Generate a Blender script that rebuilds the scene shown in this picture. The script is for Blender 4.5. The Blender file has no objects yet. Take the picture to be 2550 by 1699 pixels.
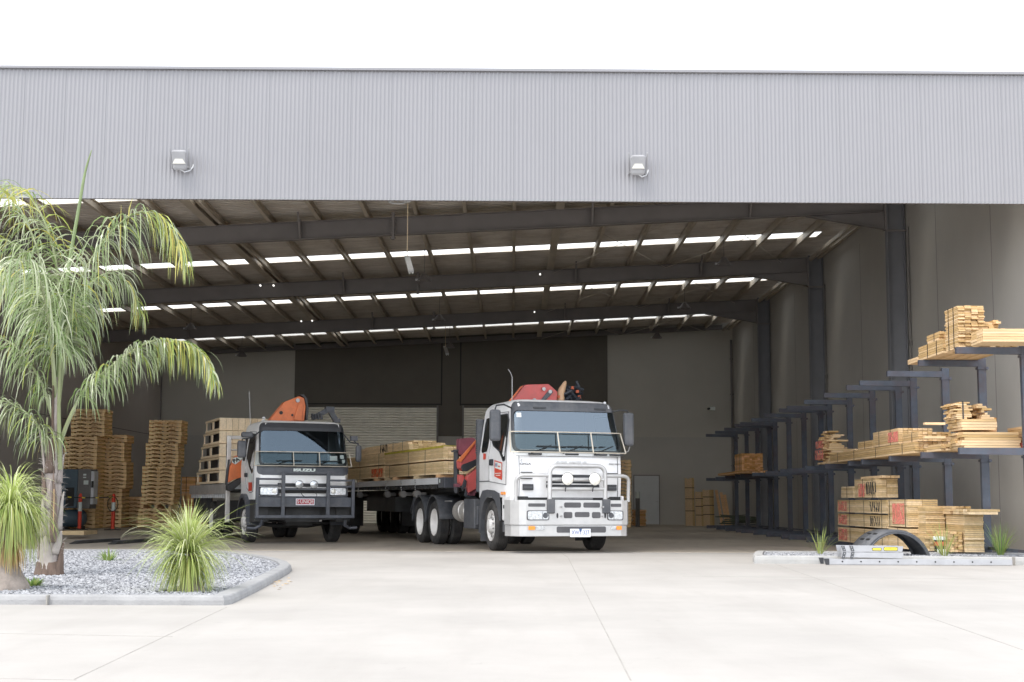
import bpy, bmesh, math, random
from mathutils import Vector, Matrix
R = math.radians
random.seed(7)
S = bpy.context.scene
COL = S.collection
# ------------------------------------------------------------------ camera
F = 3541.7; CX, CY = 1275.0, 849.5
PITCH = math.atan(399.5 / F); ROLL = 0.0042; YAW = 0.0006
cam = bpy.data.cameras.new("camera"); cam.sensor_width = 36; cam.lens = 50.0
cam.clip_start = .1; cam.clip_end = 6000
camo = bpy.data.objects.new("camera", cam); COL.objects.link(camo)
CM = Matrix.Rotation(YAW, 4, 'Z') @ Matrix.Rotation(R(90) + PITCH, 4, 'X') @ Matrix.Rotation(ROLL, 4, 'Z')
CP = Vector((0, 0, 1.0))
camo.matrix_world = Matrix.Translation(CP) @ CM
S.camera = camo
def ray(px, py):
    return (CM.to_3x3() @ Vector(((px - CX) / F, -(py - CY) / F, -1))).normalized()
def at(px, py, Y):            # world point seen at that place of the photograph, Y metres away
    d = ray(px, py); return CP + d * (Y / d.y)
def gp(px, py, h=0.0):        # ... on the horizontal plane z = h
    d = ray(px, py); return CP + d * ((h - 1.0) / d.z)
def onx(px, py, X):
    d = ray(px, py); return CP + d * (X / d.x)
# ------------------------------------------------------------------ materials
MATS = {}
def nd(nt, t, **kw):
    n = nt.nodes.new(t)
    for k, v in kw.items():
        if k in n.inputs: n.inputs[k].default_value = v
        else: setattr(n, k, v)
    return n
def ramp(nt, fac, stops):
    r = nt.nodes.new('ShaderNodeValToRGB'); e = r.color_ramp.elements
    while len(e) < len(stops): e.new(.5)
    for i, (p, c) in enumerate(stops): e[i].position = p; e[i].color = tuple(c) + (1,) if len(c) == 3 else c
    nt.links.new(fac, r.inputs['Fac']); return r.outputs['Color']
def mat(name, col, rough=.6, metal=0, var=.12, scale=3.0, stretch=(1, 1, 1), bump=0, bscale=40, isl=0, spec=.5,
        coat=0, dirt=None, dscale=1.2, damt=.4, rnd=0, trans=0, detail=4):
    """Principled material whose colour is broken up by noise; isl = brightness change from board to board."""
    m = bpy.data.materials.new(name); m.use_nodes = True; nt = m.node_tree; L = nt.links
    b = nt.nodes['Principled BSDF']
    tc = nd(nt, 'ShaderNodeTexCoord'); mp = nd(nt, 'ShaderNodeMapping'); mp.inputs['Scale'].default_value = stretch
    L.new(tc.outputs['Object'], mp.inputs['Vector'])
    nz = nd(nt, 'ShaderNodeTexNoise', Scale=scale, Detail=detail, Roughness=.6); L.new(mp.outputs[0], nz.inputs['Vector'])
    lo = [max(0, c * (1 - var)) for c in col]; hi = [min(1, c * (1 + var)) for c in col]
    c = ramp(nt, nz.outputs['Fac'], [(.3, lo), (.7, hi)])
    if isl or rnd:
        g = nd(nt, 'ShaderNodeNewGeometry'); oi = nd(nt, 'ShaderNodeObjectInfo')
        v = g.outputs['Random Per Island'] if isl else oi.outputs['Random']
        mr = nd(nt, 'ShaderNodeMapRange'); a = isl or rnd
        mr.inputs['To Min'].default_value = 1 - a; mr.inputs['To Max'].default_value = 1 + a
        L.new(v, mr.inputs['Value'])
        hs = nd(nt, 'ShaderNodeHueSaturation'); L.new(mr.outputs[0], hs.inputs['Value']); L.new(c, hs.inputs['Color'])
        mr2 = nd(nt, 'ShaderNodeMapRange'); mr2.inputs['To Min'].default_value = 1 + a * .6; mr2.inputs['To Max'].default_value = 1 - a * .6
        L.new(v, mr2.inputs['Value']); L.new(mr2.outputs[0], hs.inputs['Saturation']); c = hs.outputs['Color']
    if dirt:
        n2 = nd(nt, 'ShaderNodeTexNoise', Scale=dscale, Detail=6, Roughness=.7); L.new(tc.outputs['Object'], n2.inputs['Vector'])
        f = ramp(nt, n2.outputs['Fac'], [(.45, (0, 0, 0)), (.75, (damt,) * 3)])
        mx = nd(nt, 'ShaderNodeMix', data_type='RGBA'); L.new(f, mx.inputs[0]); L.new(c, mx.inputs[6])
        mx.inputs[7].default_value = tuple(dirt) + (1,); c = mx.outputs[2]
    L.new(c, b.inputs['Base Color'])
    b.inputs['Roughness'].default_value = rough; b.inputs['Metallic'].default_value = metal
    b.inputs['Specular IOR Level'].default_value = spec; b.inputs['Coat Weight'].default_value = coat
    b.inputs['Coat Roughness'].default_value = .08
    b.inputs['Transmission Weight'].default_value = trans
    if bump:
        n3 = nd(nt, 'ShaderNodeTexNoise', Scale=bscale, Detail=3); L.new(mp.outputs[0], n3.inputs['Vector'])
        bp = nd(nt, 'ShaderNodeBump', Strength=bump, Distance=.01); L.new(n3.outputs['Fac'], bp.inputs['Height'])
        L.new(bp.outputs[0], b.inputs['Normal'])
    MATS[name] = m; return m
M = MATS
mat('white_paint', (.82, .82, .82), .28, var=.04, coat=.5, dirt=(.4, .37, .33), dscale=2.2, damt=.3)
mat('cream_grey_paint', (.6, .61, .62), .5, var=.05)
mat('black_plastic', (.035, .037, .042), .5, var=.25)
mat('dark_grey_plastic', (.075, .08, .09), .55, var=.2, dirt=(.16, .15, .14), dscale=3, damt=.5)
mat('bar_steel', (.062, .068, .082), .42, var=.2, scale=5, dirt=(.2, .19, .18), dscale=4, damt=.3)
mat('chassis_black', (.035, .035, .035), .7, var=.4)
mat('rubber', (.032, .031, .031), .85, var=.3, dirt=(.11, .1, .09), dscale=5, damt=.6)
mat('alloy', (.51, .51, .505), .34, metal=.3, var=.08, scale=6, dirt=(.5, .49, .47), dscale=3, damt=.5)
mat('alloy_tank', (.62, .6, .57), .4, metal=.6, var=.15)
mat('rim_white', (.68, .67, .65), .45, var=.15, scale=9, dirt=(.16, .12, .09), dscale=6, damt=.7)
mat('amber', (.9, .28, .02), .2, var=.05, coat=.6)
mat('lamp_glass', (.55, .57, .58), .08, metal=.5, var=.35, scale=25, coat=1)
mat('lamp_warm', (.85, .84, .76), .12, metal=.2, var=.12, scale=20, coat=1)
mat('crane_red', (.60, .11, .10), .45, var=.1, dirt=(.3, .12, .1), dscale=5, damt=.5)
mat('crane_orange', (.72, .19, .06), .45, var=.08, dirt=(.3, .1, .05), dscale=5, damt=.5)
mat('maroon_cover', (.2, .06, .08), .7, var=.25, bump=.5, bscale=6)
mat('hose_tan', (.62, .4, .24), .6, var=.1)
mat('hose_black', (.03, .035, .045), .5, var=.5, scale=12)
mat('pine', (.57, .39, .195), .75, var=.14, scale=2.5, stretch=(9, 1.2, 9), isl=.22, bump=.15)
mat('pine_x', (.59, .405, .205), .75, var=.14, scale=2.5, stretch=(1.2, 9, 9), isl=.2, bump=.15)
mat('pine_pale', (.8, .65, .44), .75, var=.12, scale=2.5, stretch=(9, 1.2, 9), isl=.16)
mat('pine_grey', (.57, .42, .23), .8, var=.16, scale=2.5, stretch=(9, 1.2, 9), isl=.22)
mat('pallet_wood', (.86, .58, .28), .8, var=.25, scale=3, stretch=(1, 5, 5), isl=.24)
mat('brown_timber', (.66, .37, .15), .75, var=.2, scale=3, stretch=(1.5, 8, 8), isl=.25)
mat('strap_black', (.02, .02, .022), .5)
mat('strap_yellow', (.5, .42, .05), .7, var=.2)
mat('sign_white', (.66, .72, .68), .5, var=.06)
mat('sign_red', (.62, .07, .035), .4, var=.05)
mat('sign_orange', (.75, .33, .05), .5, var=.08)
mat('sign_blue', (.04, .1, .25), .5)
mat('sign_yellow', (.85, .7, .06), .5)
mat('ink_black', (.015, .015, .015), .6)
mat('ink_blue', (.12, .14, .3), .6)
mat('plate_red', (.42, .05, .07), .4)
mat('plate_white', (.78, .8, .85), .4)
mat('bollard_red', (.78, .07, .03), .5, var=.12)
mat('wall_concrete', (.40, .385, .355), .9, var=.05, scale=.6, bump=.25, bscale=60, dirt=(.35, .335, .31), dscale=.35, damt=.5)
mat('left_wall_concrete', (.44, .40, .37), .9, var=.06, scale=.6, bump=.25, bscale=60)
mat('back_wall_concrete', (.46, .44, .39), .9, var=.05, scale=.5, bump=.2, bscale=60)
mat('lower_wall_concrete', (.41, .395, .365), .9, var=.06, scale=.5, bump=.2, bscale=60)
mat('dark_cladding', (.12, .108, .09), .8, var=.08, scale=1)
mat('steel_dark', (.19, .175, .17), .6, var=.1, scale=1.5)
mat('steel_column', (.18, .185, .2), .6, var=.1, scale=1.5)
mat('galv_purlin', (.5, .44, .36), .5, metal=.15, var=.12, scale=2)
mat('roof_sheet', (.62, .57, .51), .6, metal=.1, var=.14, scale=1.5, stretch=(.6, 4, 1), dirt=(.26, .19, .12), dscale=1.5, damt=.5)
mat('fascia_steel', (.236, .234, .246), .42, metal=.0, var=.035, scale=.25, spec=.6)
mat('shutter_steel', (.8, .77, .68), .4, metal=.1, var=.08, scale=2)
mat('door_grey', (.48, .5, .51), .6, var=.04)
mat('rack_blue', (.062, .075, .10), .5, var=.25, scale=4, dirt=(.09, .05, .045), dscale=2.5, damt=.7)
mat('compressor_blue', (.08, .12, .15), .5, var=.15)
mat('compressor_grey', (.17, .16, .15), .6, var=.15)
mat('kerb_concrete', (.31, .31, .31), .9, var=.12, scale=4, bump=.6, bscale=50, dirt=(.24, .24, .25), dscale=2.5, damt=.6)
mat('kerb_pale', (.37, .37, .36), .9, var=.1, scale=4, bump=.6, bscale=50, dirt=(.42, .4, .37), dscale=2.5, damt=.6)
mat('stone', (.28, .285, .30), .85, var=.15, scale=20, isl=.4)
mat('guard_clear', (.5, .52, .5), .25, var=.05)
mat('guard_frame', (.62, .56, .46), .4, metal=.3, var=.1)
mat('interior_grey', (.09, .09, .095), .8, var=.2)
mat('seat_cloth', (.07, .07, .08), .9, var=.2)
mat('sticker_white', (.7, .74, .74), .5)
mat('tarp_green', (.11, .125, .085), .8, var=.35, scale=3)
mat('trunk_grey', (.34, .30, .275), .9, var=.35, scale=3, stretch=(5, 5, .8), bump=.8, bscale=14, dirt=(.17, .12, .10), dscale=5, damt=.7)
mat('husk_brown', (.14, .10, .078), .85, var=.4, scale=3, stretch=(6, 6, .7), isl=.3, bump=.5, bscale=18)
mat('fibre', (.42, .38, .34), .9, var=.3, isl=.3)
mat('crownshaft', (.27, .3, .16), .6, var=.2, scale=3, stretch=(4, 4, .6), isl=.2)
mat('dry_leaf', (.52, .36, .17), .9, var=.3, isl=.3)
mat('bulb_bark', (.27, .23, .2), .95, var=.3, scale=8, bump=.9, bscale=30)
mat('timber_slab', (.55, .42, .24), .8, var=.15)
mat('ladder_alloy', (.40, .405, .42), .4, metal=.4, var=.08, scale=6)
mat('flood_grey', (.34, .34, .35), .5, var=.1)
m = mat('lit_lamp', (.9, .9, .85)); m.node_tree.nodes['Principled BSDF'].inputs['Emission Color'].default_value = (1, .98, .92, 1); m.node_tree.nodes['Principled BSDF'].inputs['Emission Strength'].default_value = .8
mat('hub_white', (.78, .76, .73), .5, var=.08, dirt=(.4, .36, .3), dscale=4, damt=.5)
mat('cab_white_lit', (.92, .92, .91), .28, var=.03, coat=.5, dirt=(.6, .57, .52), dscale=2.2, damt=.25)  # whiter than white_paint to make up for weak light deep in the shed
mat('pine_load', (.80, .60, .34), .75, var=.14, scale=2.5, stretch=(9, 1.2, 9), isl=.2, bump=.15)
mat('rusty_red', (.5, .12, .06), .8, var=.4, scale=20)
mat('bare_metal', (.4, .4, .4), .45, metal=.7)
def leafmat(name, c1, c2, c3, rough=.42):
    m = bpy.data.materials.new(name); m.use_nodes = True; nt = m.node_tree; L = nt.links
    b = nt.nodes['Principled BSDF']; g = nd(nt, 'ShaderNodeNewGeometry')
    c = ramp(nt, g.outputs['Random Per Island'], [(0, c1), (.5, c2), (1, c3)])
    tc = nd(nt, 'ShaderNodeTexCoord'); nz = nd(nt, 'ShaderNodeTexNoise', Scale=2.2); L.new(tc.outputs['Object'], nz.inputs['Vector'])
    mr = nd(nt, 'ShaderNodeMapRange'); mr.inputs['To Min'].default_value = .55; mr.inputs['To Max'].default_value = 1.45; L.new(nz.outputs['Fac'], mr.inputs['Value'])
    hs = nd(nt, 'ShaderNodeHueSaturation'); L.new(c, hs.inputs['Color']); L.new(mr.outputs[0], hs.inputs['Value'])
    c = hs.outputs['Color']
    L.new(c, b.inputs['Base Color']); b.inputs['Roughness'].default_value = rough; b.inputs['Specular IOR Level'].default_value = .7
    tr = nd(nt, 'ShaderNodeBsdfTranslucent'); L.new(c, tr.inputs['Color'])
    mx = nd(nt, 'ShaderNodeMixShader', Fac=.35); L.new(b.outputs[0], mx.inputs[1]); L.new(tr.outputs[0], mx.inputs[2])
    L.new(mx.outputs[0], nt.nodes['Material Output'].inputs['Surface']); MATS[name] = m; return m
leafmat('palm_leaf', (.16, .25, .07), (.30, .37, .18), (.55, .58, .42), .24)  # palest leaflet tone puts white highlights into the colour
leafmat('palm_leaf_tip', (.28, .38, .07), (.42, .46, .11), (.55, .48, .12))
leafmat('spiky_leaf', (.30, .40, .09), (.48, .55, .18), (.74, .76, .50), .5)
leafmat('spiky_leaf_deep', (.22, .31, .07), (.36, .43, .12), (.50, .51, .17), .5)
leafmat('tuft_leaf', (.14, .26, .06), (.24, .36, .09), (.4, .45, .14), .5)
def glassmat(name, tint, clear, rough=.02, tint2=(.9, .95, 1)):
    m = bpy.data.materials.new(name); m.use_nodes = True; nt = m.node_tree; L = nt.links
    gl = nd(nt, 'ShaderNodeBsdfGlossy', Roughness=rough); gl.inputs['Color'].default_value = tuple(tint2) + (1,)
    tp = nd(nt, 'ShaderNodeBsdfTransparent'); tp.inputs['Color'].default_value = tuple(tint) + (1,)
    fr = nd(nt, 'ShaderNodeFresnel', IOR=clear); mx = nd(nt, 'ShaderNodeMixShader')
    L.new(fr.outputs[0], mx.inputs[0]); L.new(tp.outputs[0], mx.inputs[1]); L.new(gl.outputs[0], mx.inputs[2])
    L.new(mx.outputs[0], nt.nodes['Material Output'].inputs['Surface']); MATS[name] = m
glassmat('windscreen_glass', (.5, .56, .58), 2.5, tint2=(.74, .88, 1))  # blue sky reflection put into the glossy tint of both screens
glassmat('dark_screen_glass', (.45, .52, .55), 1.9, tint2=(.66, .84, 1))
glassmat('guard_glass', (.72, .76, .74), 1.25)
mat('side_glass', (.012, .014, .014), .04, var=.3, spec=.6)
def paintmark(name, col):
    m = bpy.data.materials.new(name); m.use_nodes = True; nt = m.node_tree; L = nt.links
    b = nt.nodes['Principled BSDF']; b.inputs['Base Color'].default_value = tuple(col) + (1,); b.inputs['Roughness'].default_value = .8
    tc = nd(nt, 'ShaderNodeTexCoord'); nz = nd(nt, 'ShaderNodeTexNoise', Scale=7, Detail=5, Roughness=.7); L.new(tc.outputs['Object'], nz.inputs['Vector'])
    f = ramp(nt, nz.outputs['Fac'], [(.40, (0, 0, 0)), (.56, (.75,) * 3)]); L.new(f, b.inputs['Alpha']); MATS[name] = m
paintmark('spray_pink', (.85, .28, .22)); paintmark('spray_red', (.85, .2, .07))
# translucent rooflight sheet
m = bpy.data.materials.new('rooflight'); m.use_nodes = True; nt = m.node_tree
tr = nd(nt, 'ShaderNodeBsdfTranslucent'); tr.inputs['Color'].default_value = (.74, .74, .7, 1)
tp = nd(nt, 'ShaderNodeBsdfTransparent'); tp.inputs['Color'].default_value = (.76, .76, .72, 1)
mx = nd(nt, 'ShaderNodeMixShader', Fac=.5); nt.links.new(tr.outputs[0], mx.inputs[1]); nt.links.new(tp.outputs[0], mx.inputs[2])
nt.links.new(mx.outputs[0], nt.nodes['Material Output'].inputs['Surface']); MATS['rooflight'] = m
# concrete slabs: mottling, faint tyre marks and saw-cut joints
def slabmat(name, col, stain, marks=.5, spot=.5):
    m = bpy.data.materials.new(name); m.use_nodes = True; nt = m.node_tree; L = nt.links
    b = nt.nodes['Principled BSDF']; tc = nd(nt, 'ShaderNodeTexCoord')
    n1 = nd(nt, 'ShaderNodeTexNoise', Scale=.35, Detail=8, Roughness=.65); L.new(tc.outputs['Object'], n1.inputs['Vector'])
    c = ramp(nt, n1.outputs['Fac'], [(.3, [x * .86 for x in col]), (.7, [min(1, x * 1.1) for x in col])])
    mp = nd(nt, 'ShaderNodeMapping'); mp.inputs['Scale'].default_value = (1.1, .16, 1); mp.inputs['Rotation'].default_value = (0, 0, R(14)); L.new(tc.outputs['Object'], mp.inputs['Vector'])
    n2 = nd(nt, 'ShaderNodeTexNoise', Scale=1.6, Detail=5, Roughness=.6); L.new(mp.outputs[0], n2.inputs['Vector'])
    f = ramp(nt, n2.outputs['Fac'], [(.5, (0, 0, 0)), (.72, (marks,) * 3)])
    mx = nd(nt, 'ShaderNodeMix', data_type='RGBA'); L.new(f, mx.inputs[0]); L.new(c, mx.inputs[6]); mx.inputs[7].default_value = tuple(stain) + (1,)
    n4 = nd(nt, 'ShaderNodeTexNoise', Scale=3.5, Detail=8, Roughness=.75); L.new(tc.outputs['Object'], n4.inputs['Vector'])
    f2 = ramp(nt, n4.outputs['Fac'], [(.62, (0, 0, 0)), (.72, (spot,) * 3)])
    mx2 = nd(nt, 'ShaderNodeMix', data_type='RGBA'); L.new(f2, mx2.inputs[0]); L.new(mx.outputs[2], mx2.inputs[6]); mx2.inputs[7].default_value = tuple(x * .6 for x in stain) + (1,)
    L.new(mx2.outputs[2], b.inputs['Base Color']); b.inputs['Roughness'].default_value = .8
    n3 = nd(nt, 'ShaderNodeTexNoise', Scale=60); L.new(tc.outputs['Object'], n3.inputs['Vector'])
    bp = nd(nt, 'ShaderNodeBump', Strength=.15, Distance=.01); L.new(n3.outputs['Fac'], bp.inputs['Height']); L.new(bp.outputs[0], b.inputs['Normal'])
    MATS[name] = m
slabmat('yard_concrete', (.38, .361, .335), (.30, .28, .255), .35, .35)
slabmat('floor_concrete', (.38, .335, .275), (.27, .235, .195), .6, .5)
mat('joint_dark', (.31, .295, .27), .9)
# ------------------------------------------------------------------ mesh helpers
class MB:
    def __init__(s): s.b = bmesh.new(); s.mi = 0
    def _f(s, vs):
        try:
            f = s.b.faces.new(vs); f.material_index = s.mi; return f
        except ValueError: pass
    def box(s, x0, x1, y0, y1, z0, z1, mtx=None):
        P = [Vector((x, y, z)) for x in (x0, x1) for y in (y0, y1) for z in (z0, z1)]
        if mtx is not None: P = [mtx @ p for p in P]
        v = [s.b.verts.new(p) for p in P]
        for q in ((0, 1, 3, 2), (4, 6, 7, 5), (0, 4, 5, 1), (2, 3, 7, 6), (0, 2, 6, 4), (1, 5, 7, 3)): s._f([v[i] for i in q])
        return s
    def cbox(s, c, sz, rot=None):
        m = Matrix.Translation(Vector(c)) @ (rot.to_4x4() if rot is not None else Matrix())
        return s.box(-sz[0] / 2, sz[0] / 2, -sz[1] / 2, sz[1] / 2, -sz[2] / 2, sz[2] / 2, m)
    def bar(s, p0, p1, w, h=None, up=(0, 0, 1)):   # square bar
        p0, p1 = Vector(p0), Vector(p1); h = h or w; d = (p1 - p0); L = d.length; d.normalize()
        u = Vector(up); x = d.cross(u)
        if x.length < 1e-4: x = d.cross(Vector((1, 0, 0)))
        x.normalize(); z = x.cross(d)
        m = Matrix((x, d, z)).transposed().to_4x4(); m.translation = p0
        return s.box(-w / 2, w / 2, 0, L, -h / 2, h / 2, m)
    def tube(s, pts, r, n=8, cap=True, r1=None):
        pts = [Vector(p) for p in pts]; rings = []; N = len(pts); prev = None
        for i, p in enumerate(pts):
            d = (pts[min(i + 1, N - 1)] - pts[max(i - 1, 0)]).normalized()
            if prev is None:
                x = d.cross(Vector((0, 0, 1)))
                if x.length < 1e-3: x = d.cross(Vector((0, 1, 0)))
            else: x = prev - d * prev.dot(d)
            x.normalize(); prev = x; y = d.cross(x)
            rr = r[i] if isinstance(r, (list, tuple)) else (r if r1 is None else r + (r1 - r) * i / (N - 1))
            rings.append([s.b.verts.new(p + (x * math.cos(a) + y * math.sin(a)) * rr) for a in [2 * math.pi * k / n for k in range(n)]])
        for a, b in zip(rings, rings[1:]):
            for k in range(n): s._f([a[k], a[(k + 1) % n], b[(k + 1) % n], b[k]])
        if cap: s._f(rings[0][::-1]); s._f(rings[-1])
        return s
    def cyl(s, p0, p1, r, n=16): return s.tube([p0, p1], r, n)
    def prism(s, poly, f0, f1):                      # poly: list of 2-D points; f0/f1 map them to 3-D
        a = [s.b.verts.new(Vector(f0(*p))) for p in poly]; b = [s.b.verts.new(Vector(f1(*p))) for p in poly]; n = len(poly)
        s._f(a[::-1]); s._f(b)
        for i in range(n): s._f([a[i], a[(i + 1) % n], b[(i + 1) % n], b[i]])
        return s
    def prism_y(s, poly, y0, y1): return s.prism(poly, lambda x, z: (x, y0, z), lambda x, z: (x, y1, z))
    def prism_x(s, poly, x0, x1): return s.prism(poly, lambda y, z: (x0, y, z), lambda y, z: (x1, y, z))
    def lathe(s, prof, c, axis='x', n=24, a0=0, a1=2 * math.pi):   # prof: (offset along axis, radius)
        full = abs(a1 - a0 - 2 * math.pi) < 1e-6; rings = []; cnt = n if full else n + 1
        for k in range(cnt):
            a = a0 + (a1 - a0) * k / n; row = []
            for o, r in prof:
                if axis == 'x': p = (o, r * math.cos(a), r * math.sin(a))
                elif axis == 'y': p = (r * math.cos(a), o, r * math.sin(a))
                else: p = (r * math.cos(a), r * math.sin(a), o)
                row.append(s.b.verts.new(Vector(c) + Vector(p)))
            rings.append(row)
        for k in range(n):
            a, b = rings[k], rings[(k + 1) % cnt]
            for j in range(len(prof) - 1): s._f([a[j], a[j + 1], b[j + 1], b[j]])
        return s
    def grid(s, fn, us, vs, skip=None):
        g = [[s.b.verts.new(Vector(fn(u, v))) for v in vs] for u in us]
        for i in range(len(us) - 1):
            for j in range(len(vs) - 1):
                if skip and skip((us[i] + us[i + 1]) / 2, (vs[j] + vs[j + 1]) / 2): continue
                s._f([g[i][j], g[i + 1][j], g[i + 1][j + 1], g[i][j + 1]])
        return s
    def build(s, name, m, parent=None, smooth=False, bevel=0, recalc=True):
        b = s.b
        if recalc: bmesh.ops.recalc_face_normals(b, faces=b.faces)
        me = bpy.data.meshes.new(name); 
        if smooth:
            for f in b.faces: f.smooth = True
        b.to_mesh(me); b.free()
        for k in (m if isinstance(m, (list, tuple)) else [m]): me.materials.append(MATS[k])
        if smooth: me.set_sharp_from_angle(angle=R(38))
        o = bpy.data.objects.new(name, me); COL.objects.link(o)
        if parent is not None: o.parent = parent
        if bevel:
            md = o.modifiers.new('bevel', 'BEVEL'); md.width = bevel; md.segments = 2; md.limit_method = 'ANGLE'; md.angle_limit = R(40)
        return o
def tag(o, label=None, cat=None, group=None, kind=None):
    if label: o['label'] = label
    if cat: o['category'] = cat
    if group: o['group'] = group
    if kind: o['kind'] = kind
    return o
def thing(name, label, cat, loc=(0, 0, 0), rz=0, group=None):
    o = bpy.data.objects.new(name, None); COL.objects.link(o); o.location = loc; o.rotation_euler = (0, 0, rz)
    o.empty_display_size = .2
    return tag(o, label, cat, group)
def copy_tree(o, parent=None):
    c = o.copy(); COL.objects.link(c)
    if parent is not None: c.parent = parent
    for ch in list(o.children): copy_tree(ch, c)
    return c
def text(name, s, size, m, parent, mtx, ext=.002, width=None, bold=0, align='CENTER'):
    cu = bpy.data.curves.new(name, 'FONT'); cu.body = s; cu.size = size; cu.extrude = ext; cu.align_x = align; cu.align_y = 'CENTER'; cu.offset = bold
    o = bpy.data.objects.new(name, cu); COL.objects.link(o)
    bpy.context.view_layer.update()
    me = bpy.data.meshes.new_from_object(o); bpy.data.objects.remove(o); me.materials.clear(); me.materials.append(MATS[m])
    if width:
        w = max(v.co.x for v in me.vertices) - min(v.co.x for v in me.vertices); k = width / w
        for v in me.vertices: v.co.x *= k
    for v in me.vertices: v.co = mtx @ v.co
    o = bpy.data.objects.new(name, me); COL.objects.link(o); o.parent = parent; return o
def face_front(x, y, z):      # text frame reading towards -Y
    m = Matrix.Rotation(R(90), 4, 'X'); m.translation = (x, y, z); return m
def face_left(x, y, z):       # text frame reading towards -X
    m = Matrix.Rotation(R(-90), 4, 'Z') @ Matrix.Rotation(R(90), 4, 'X'); m.translation = (x, y, z); return m
def face_right(x, y, z):
    m = Matrix.Rotation(R(90), 4, 'Z') @ Matrix.Rotation(R(90), 4, 'X'); m.translation = (x, y, z); return m
# ------------------------------------------------------------------ sky and sun
W = bpy.data.worlds.new("World"); S.world = W; W.use_nodes = True; nt = W.node_tree
sky = nt.nodes.new('ShaderNodeTexSky'); sky.sky_type = 'NISHITA'; sky.sun_disc = False
SUN_EL, SUN_AZ = R(62), R(222)          # azimuth clockwise from +Y: high, from behind the camera, a little to its left
sky.sun_elevation = SUN_EL; sky.sun_rotation = SUN_AZ; sky.air_density = 1.2; sky.dust_density = 4.0; sky.ozone_density = 1.5
hs = nd(nt, 'ShaderNodeHueSaturation'); hs.inputs['Saturation'].default_value = .5; nt.links.new(sky.outputs[0], hs.inputs['Color'])
mxw = nd(nt, 'ShaderNodeMix', data_type='RGBA'); mxw.inputs[0].default_value = .5; nt.links.new(hs.outputs[0], mxw.inputs[6]); mxw.inputs[7].default_value = (7.2, 7.5, 8.1, 1)
tcw = nd(nt, 'ShaderNodeTexCoord'); sx = nd(nt, 'ShaderNodeSeparateXYZ'); nt.links.new(tcw.outputs['Generated'], sx.inputs[0])
mrw = nd(nt, 'ShaderNodeMapRange'); mrw.inputs['From Min'].default_value = 0; mrw.inputs['From Max'].default_value = .8; mrw.inputs['To Min'].default_value = 2.3; mrw.inputs['To Max'].default_value = .92; nt.links.new(sx.outputs['Z'], mrw.inputs['Value'])   # bright haze towards the horizon, boosted to light the truck fronts
vm = nd(nt, 'ShaderNodeVectorMath', operation='SCALE'); nt.links.new(mxw.outputs[2], vm.inputs[0]); nt.links.new(mrw.outputs[0], vm.inputs['Scale'])
bg = nt.nodes['Background']; bg.inputs['Strength'].default_value = .145; nt.links.new(vm.outputs[0], bg.inputs['Color'])
sl = bpy.data.lights.new('sun', 'SUN'); sl.energy = 1.35; sl.angle = R(24); sl.color = (1, .95, .88)
so = bpy.data.objects.new('sun', sl); COL.objects.link(so)
sd = Vector((math.sin(SUN_AZ) * math.cos(SUN_EL), math.cos(SUN_AZ) * math.cos(SUN_EL), math.sin(SUN_EL)))
so.rotation_euler = sd.to_track_quat('Z', 'Y').to_euler(); so.location = (0, 0, 40)
vs = S.view_settings; vs.view_transform = 'Standard'; vs.look = 'None'; vs.gamma = 1; vs.exposure = .84
S.cycles.use_denoising = True; S.cycles.max_bounces = 10; S.cycles.diffuse_bounces = 9; S.cycles.transparent_max_bounces = 12
S.cycles.sample_clamp_indirect = 8
# ================================================================== setting
XR, XL, ZB, ZF = 9.95, -15.85, 64.0, 26.1        # right wall, left wall, back wall, front of the shed
g = MB(); g.box(-900, 900, -60, 1500, -.4, 0)
tag(g.build('ground', 'yard_concrete'), kind='structure')
g = MB(); g.box(XL - .2, XR + .2, 28.7, ZB + .3, -.05, .006)
tag(g.build('warehouse_floor', 'floor_concrete'), kind='structure')
# saw-cut and expansion joints in the yard
g = MB()
for a, b in (((1414, 1388), (1571, 1695)), ((1930, 1405), (2545, 1618)), ((565, 1512), (185, 1692)), ((0, 1578), (430, 1586)), ((0, 1690), (190, 1694)), ((1700, 1435), (2549, 1443)), ((1414, 1388), (1350, 1345))):
    p, q = gp(*a), gp(*b); p.z = q.z = 0; g.bar(p, q, .009, .003)
tag(g.build('concrete_joints', 'joint_dark'), kind='structure')

# ================================================================== warehouse
wh = thing('warehouse', 'large grey steel and concrete warehouse, open along its whole front', 'warehouse', (0, ZF, 0))
def wb(mb, name, m, parent=None, **k):           # a part of the warehouse, built in world coordinates
    o = mb.build(name, m, parent or wh, **k)
    if parent is None: o.location = (0, -ZF, 0)
    return o
SL = .0525                                       # roof slope, high to the right
def roofz(x): return 8.57 + SL * x
def rbot(x): return 7.86 + SL * x                # underside of rafters
# fascia: one corrugated sheet wall, slightly askew to the back wall
def fy(x): return ZF + .008 * (x - XR)
g = MB(); xs = []; x = XL - 1.2; per = .0762
while x < 12.2:
    for k in range(6): xs.append(x + per * k / 6)
    x += per
def fw(x, z):
    ph = (x / per) % 1; n = math.floor(x / per)
    q_ = (x / per) % 10; lap = -.004 * q_ / 10 + (.007 if q_ < .17 else 0)
    return (x, fy(x) - .0085 * math.cos(2 * math.pi * ph) + lap - .05, z)
g.grid(fw, xs, [6.55, 7.4, 8.3, 9.03])
fascia = wb(g, 'fascia', 'fascia_steel', smooth=True)
g = MB(); g.box(XL - 1.2, 12.2, -.09, .12, 9.01, 9.07, Matrix.Translation((0, ZF - .1, 0)) @ Matrix.Rotation(.008, 4, 'Z'))
wb(g, 'capping', 'fascia_steel', bevel=.01)
g = MB(); g.box(XL - 1.2, 12.2, .06, .22, 6.59, 8.95, Matrix.Translation((0, ZF - .08, 0)) @ Matrix.Rotation(.008, 4, 'Z'))
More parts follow.
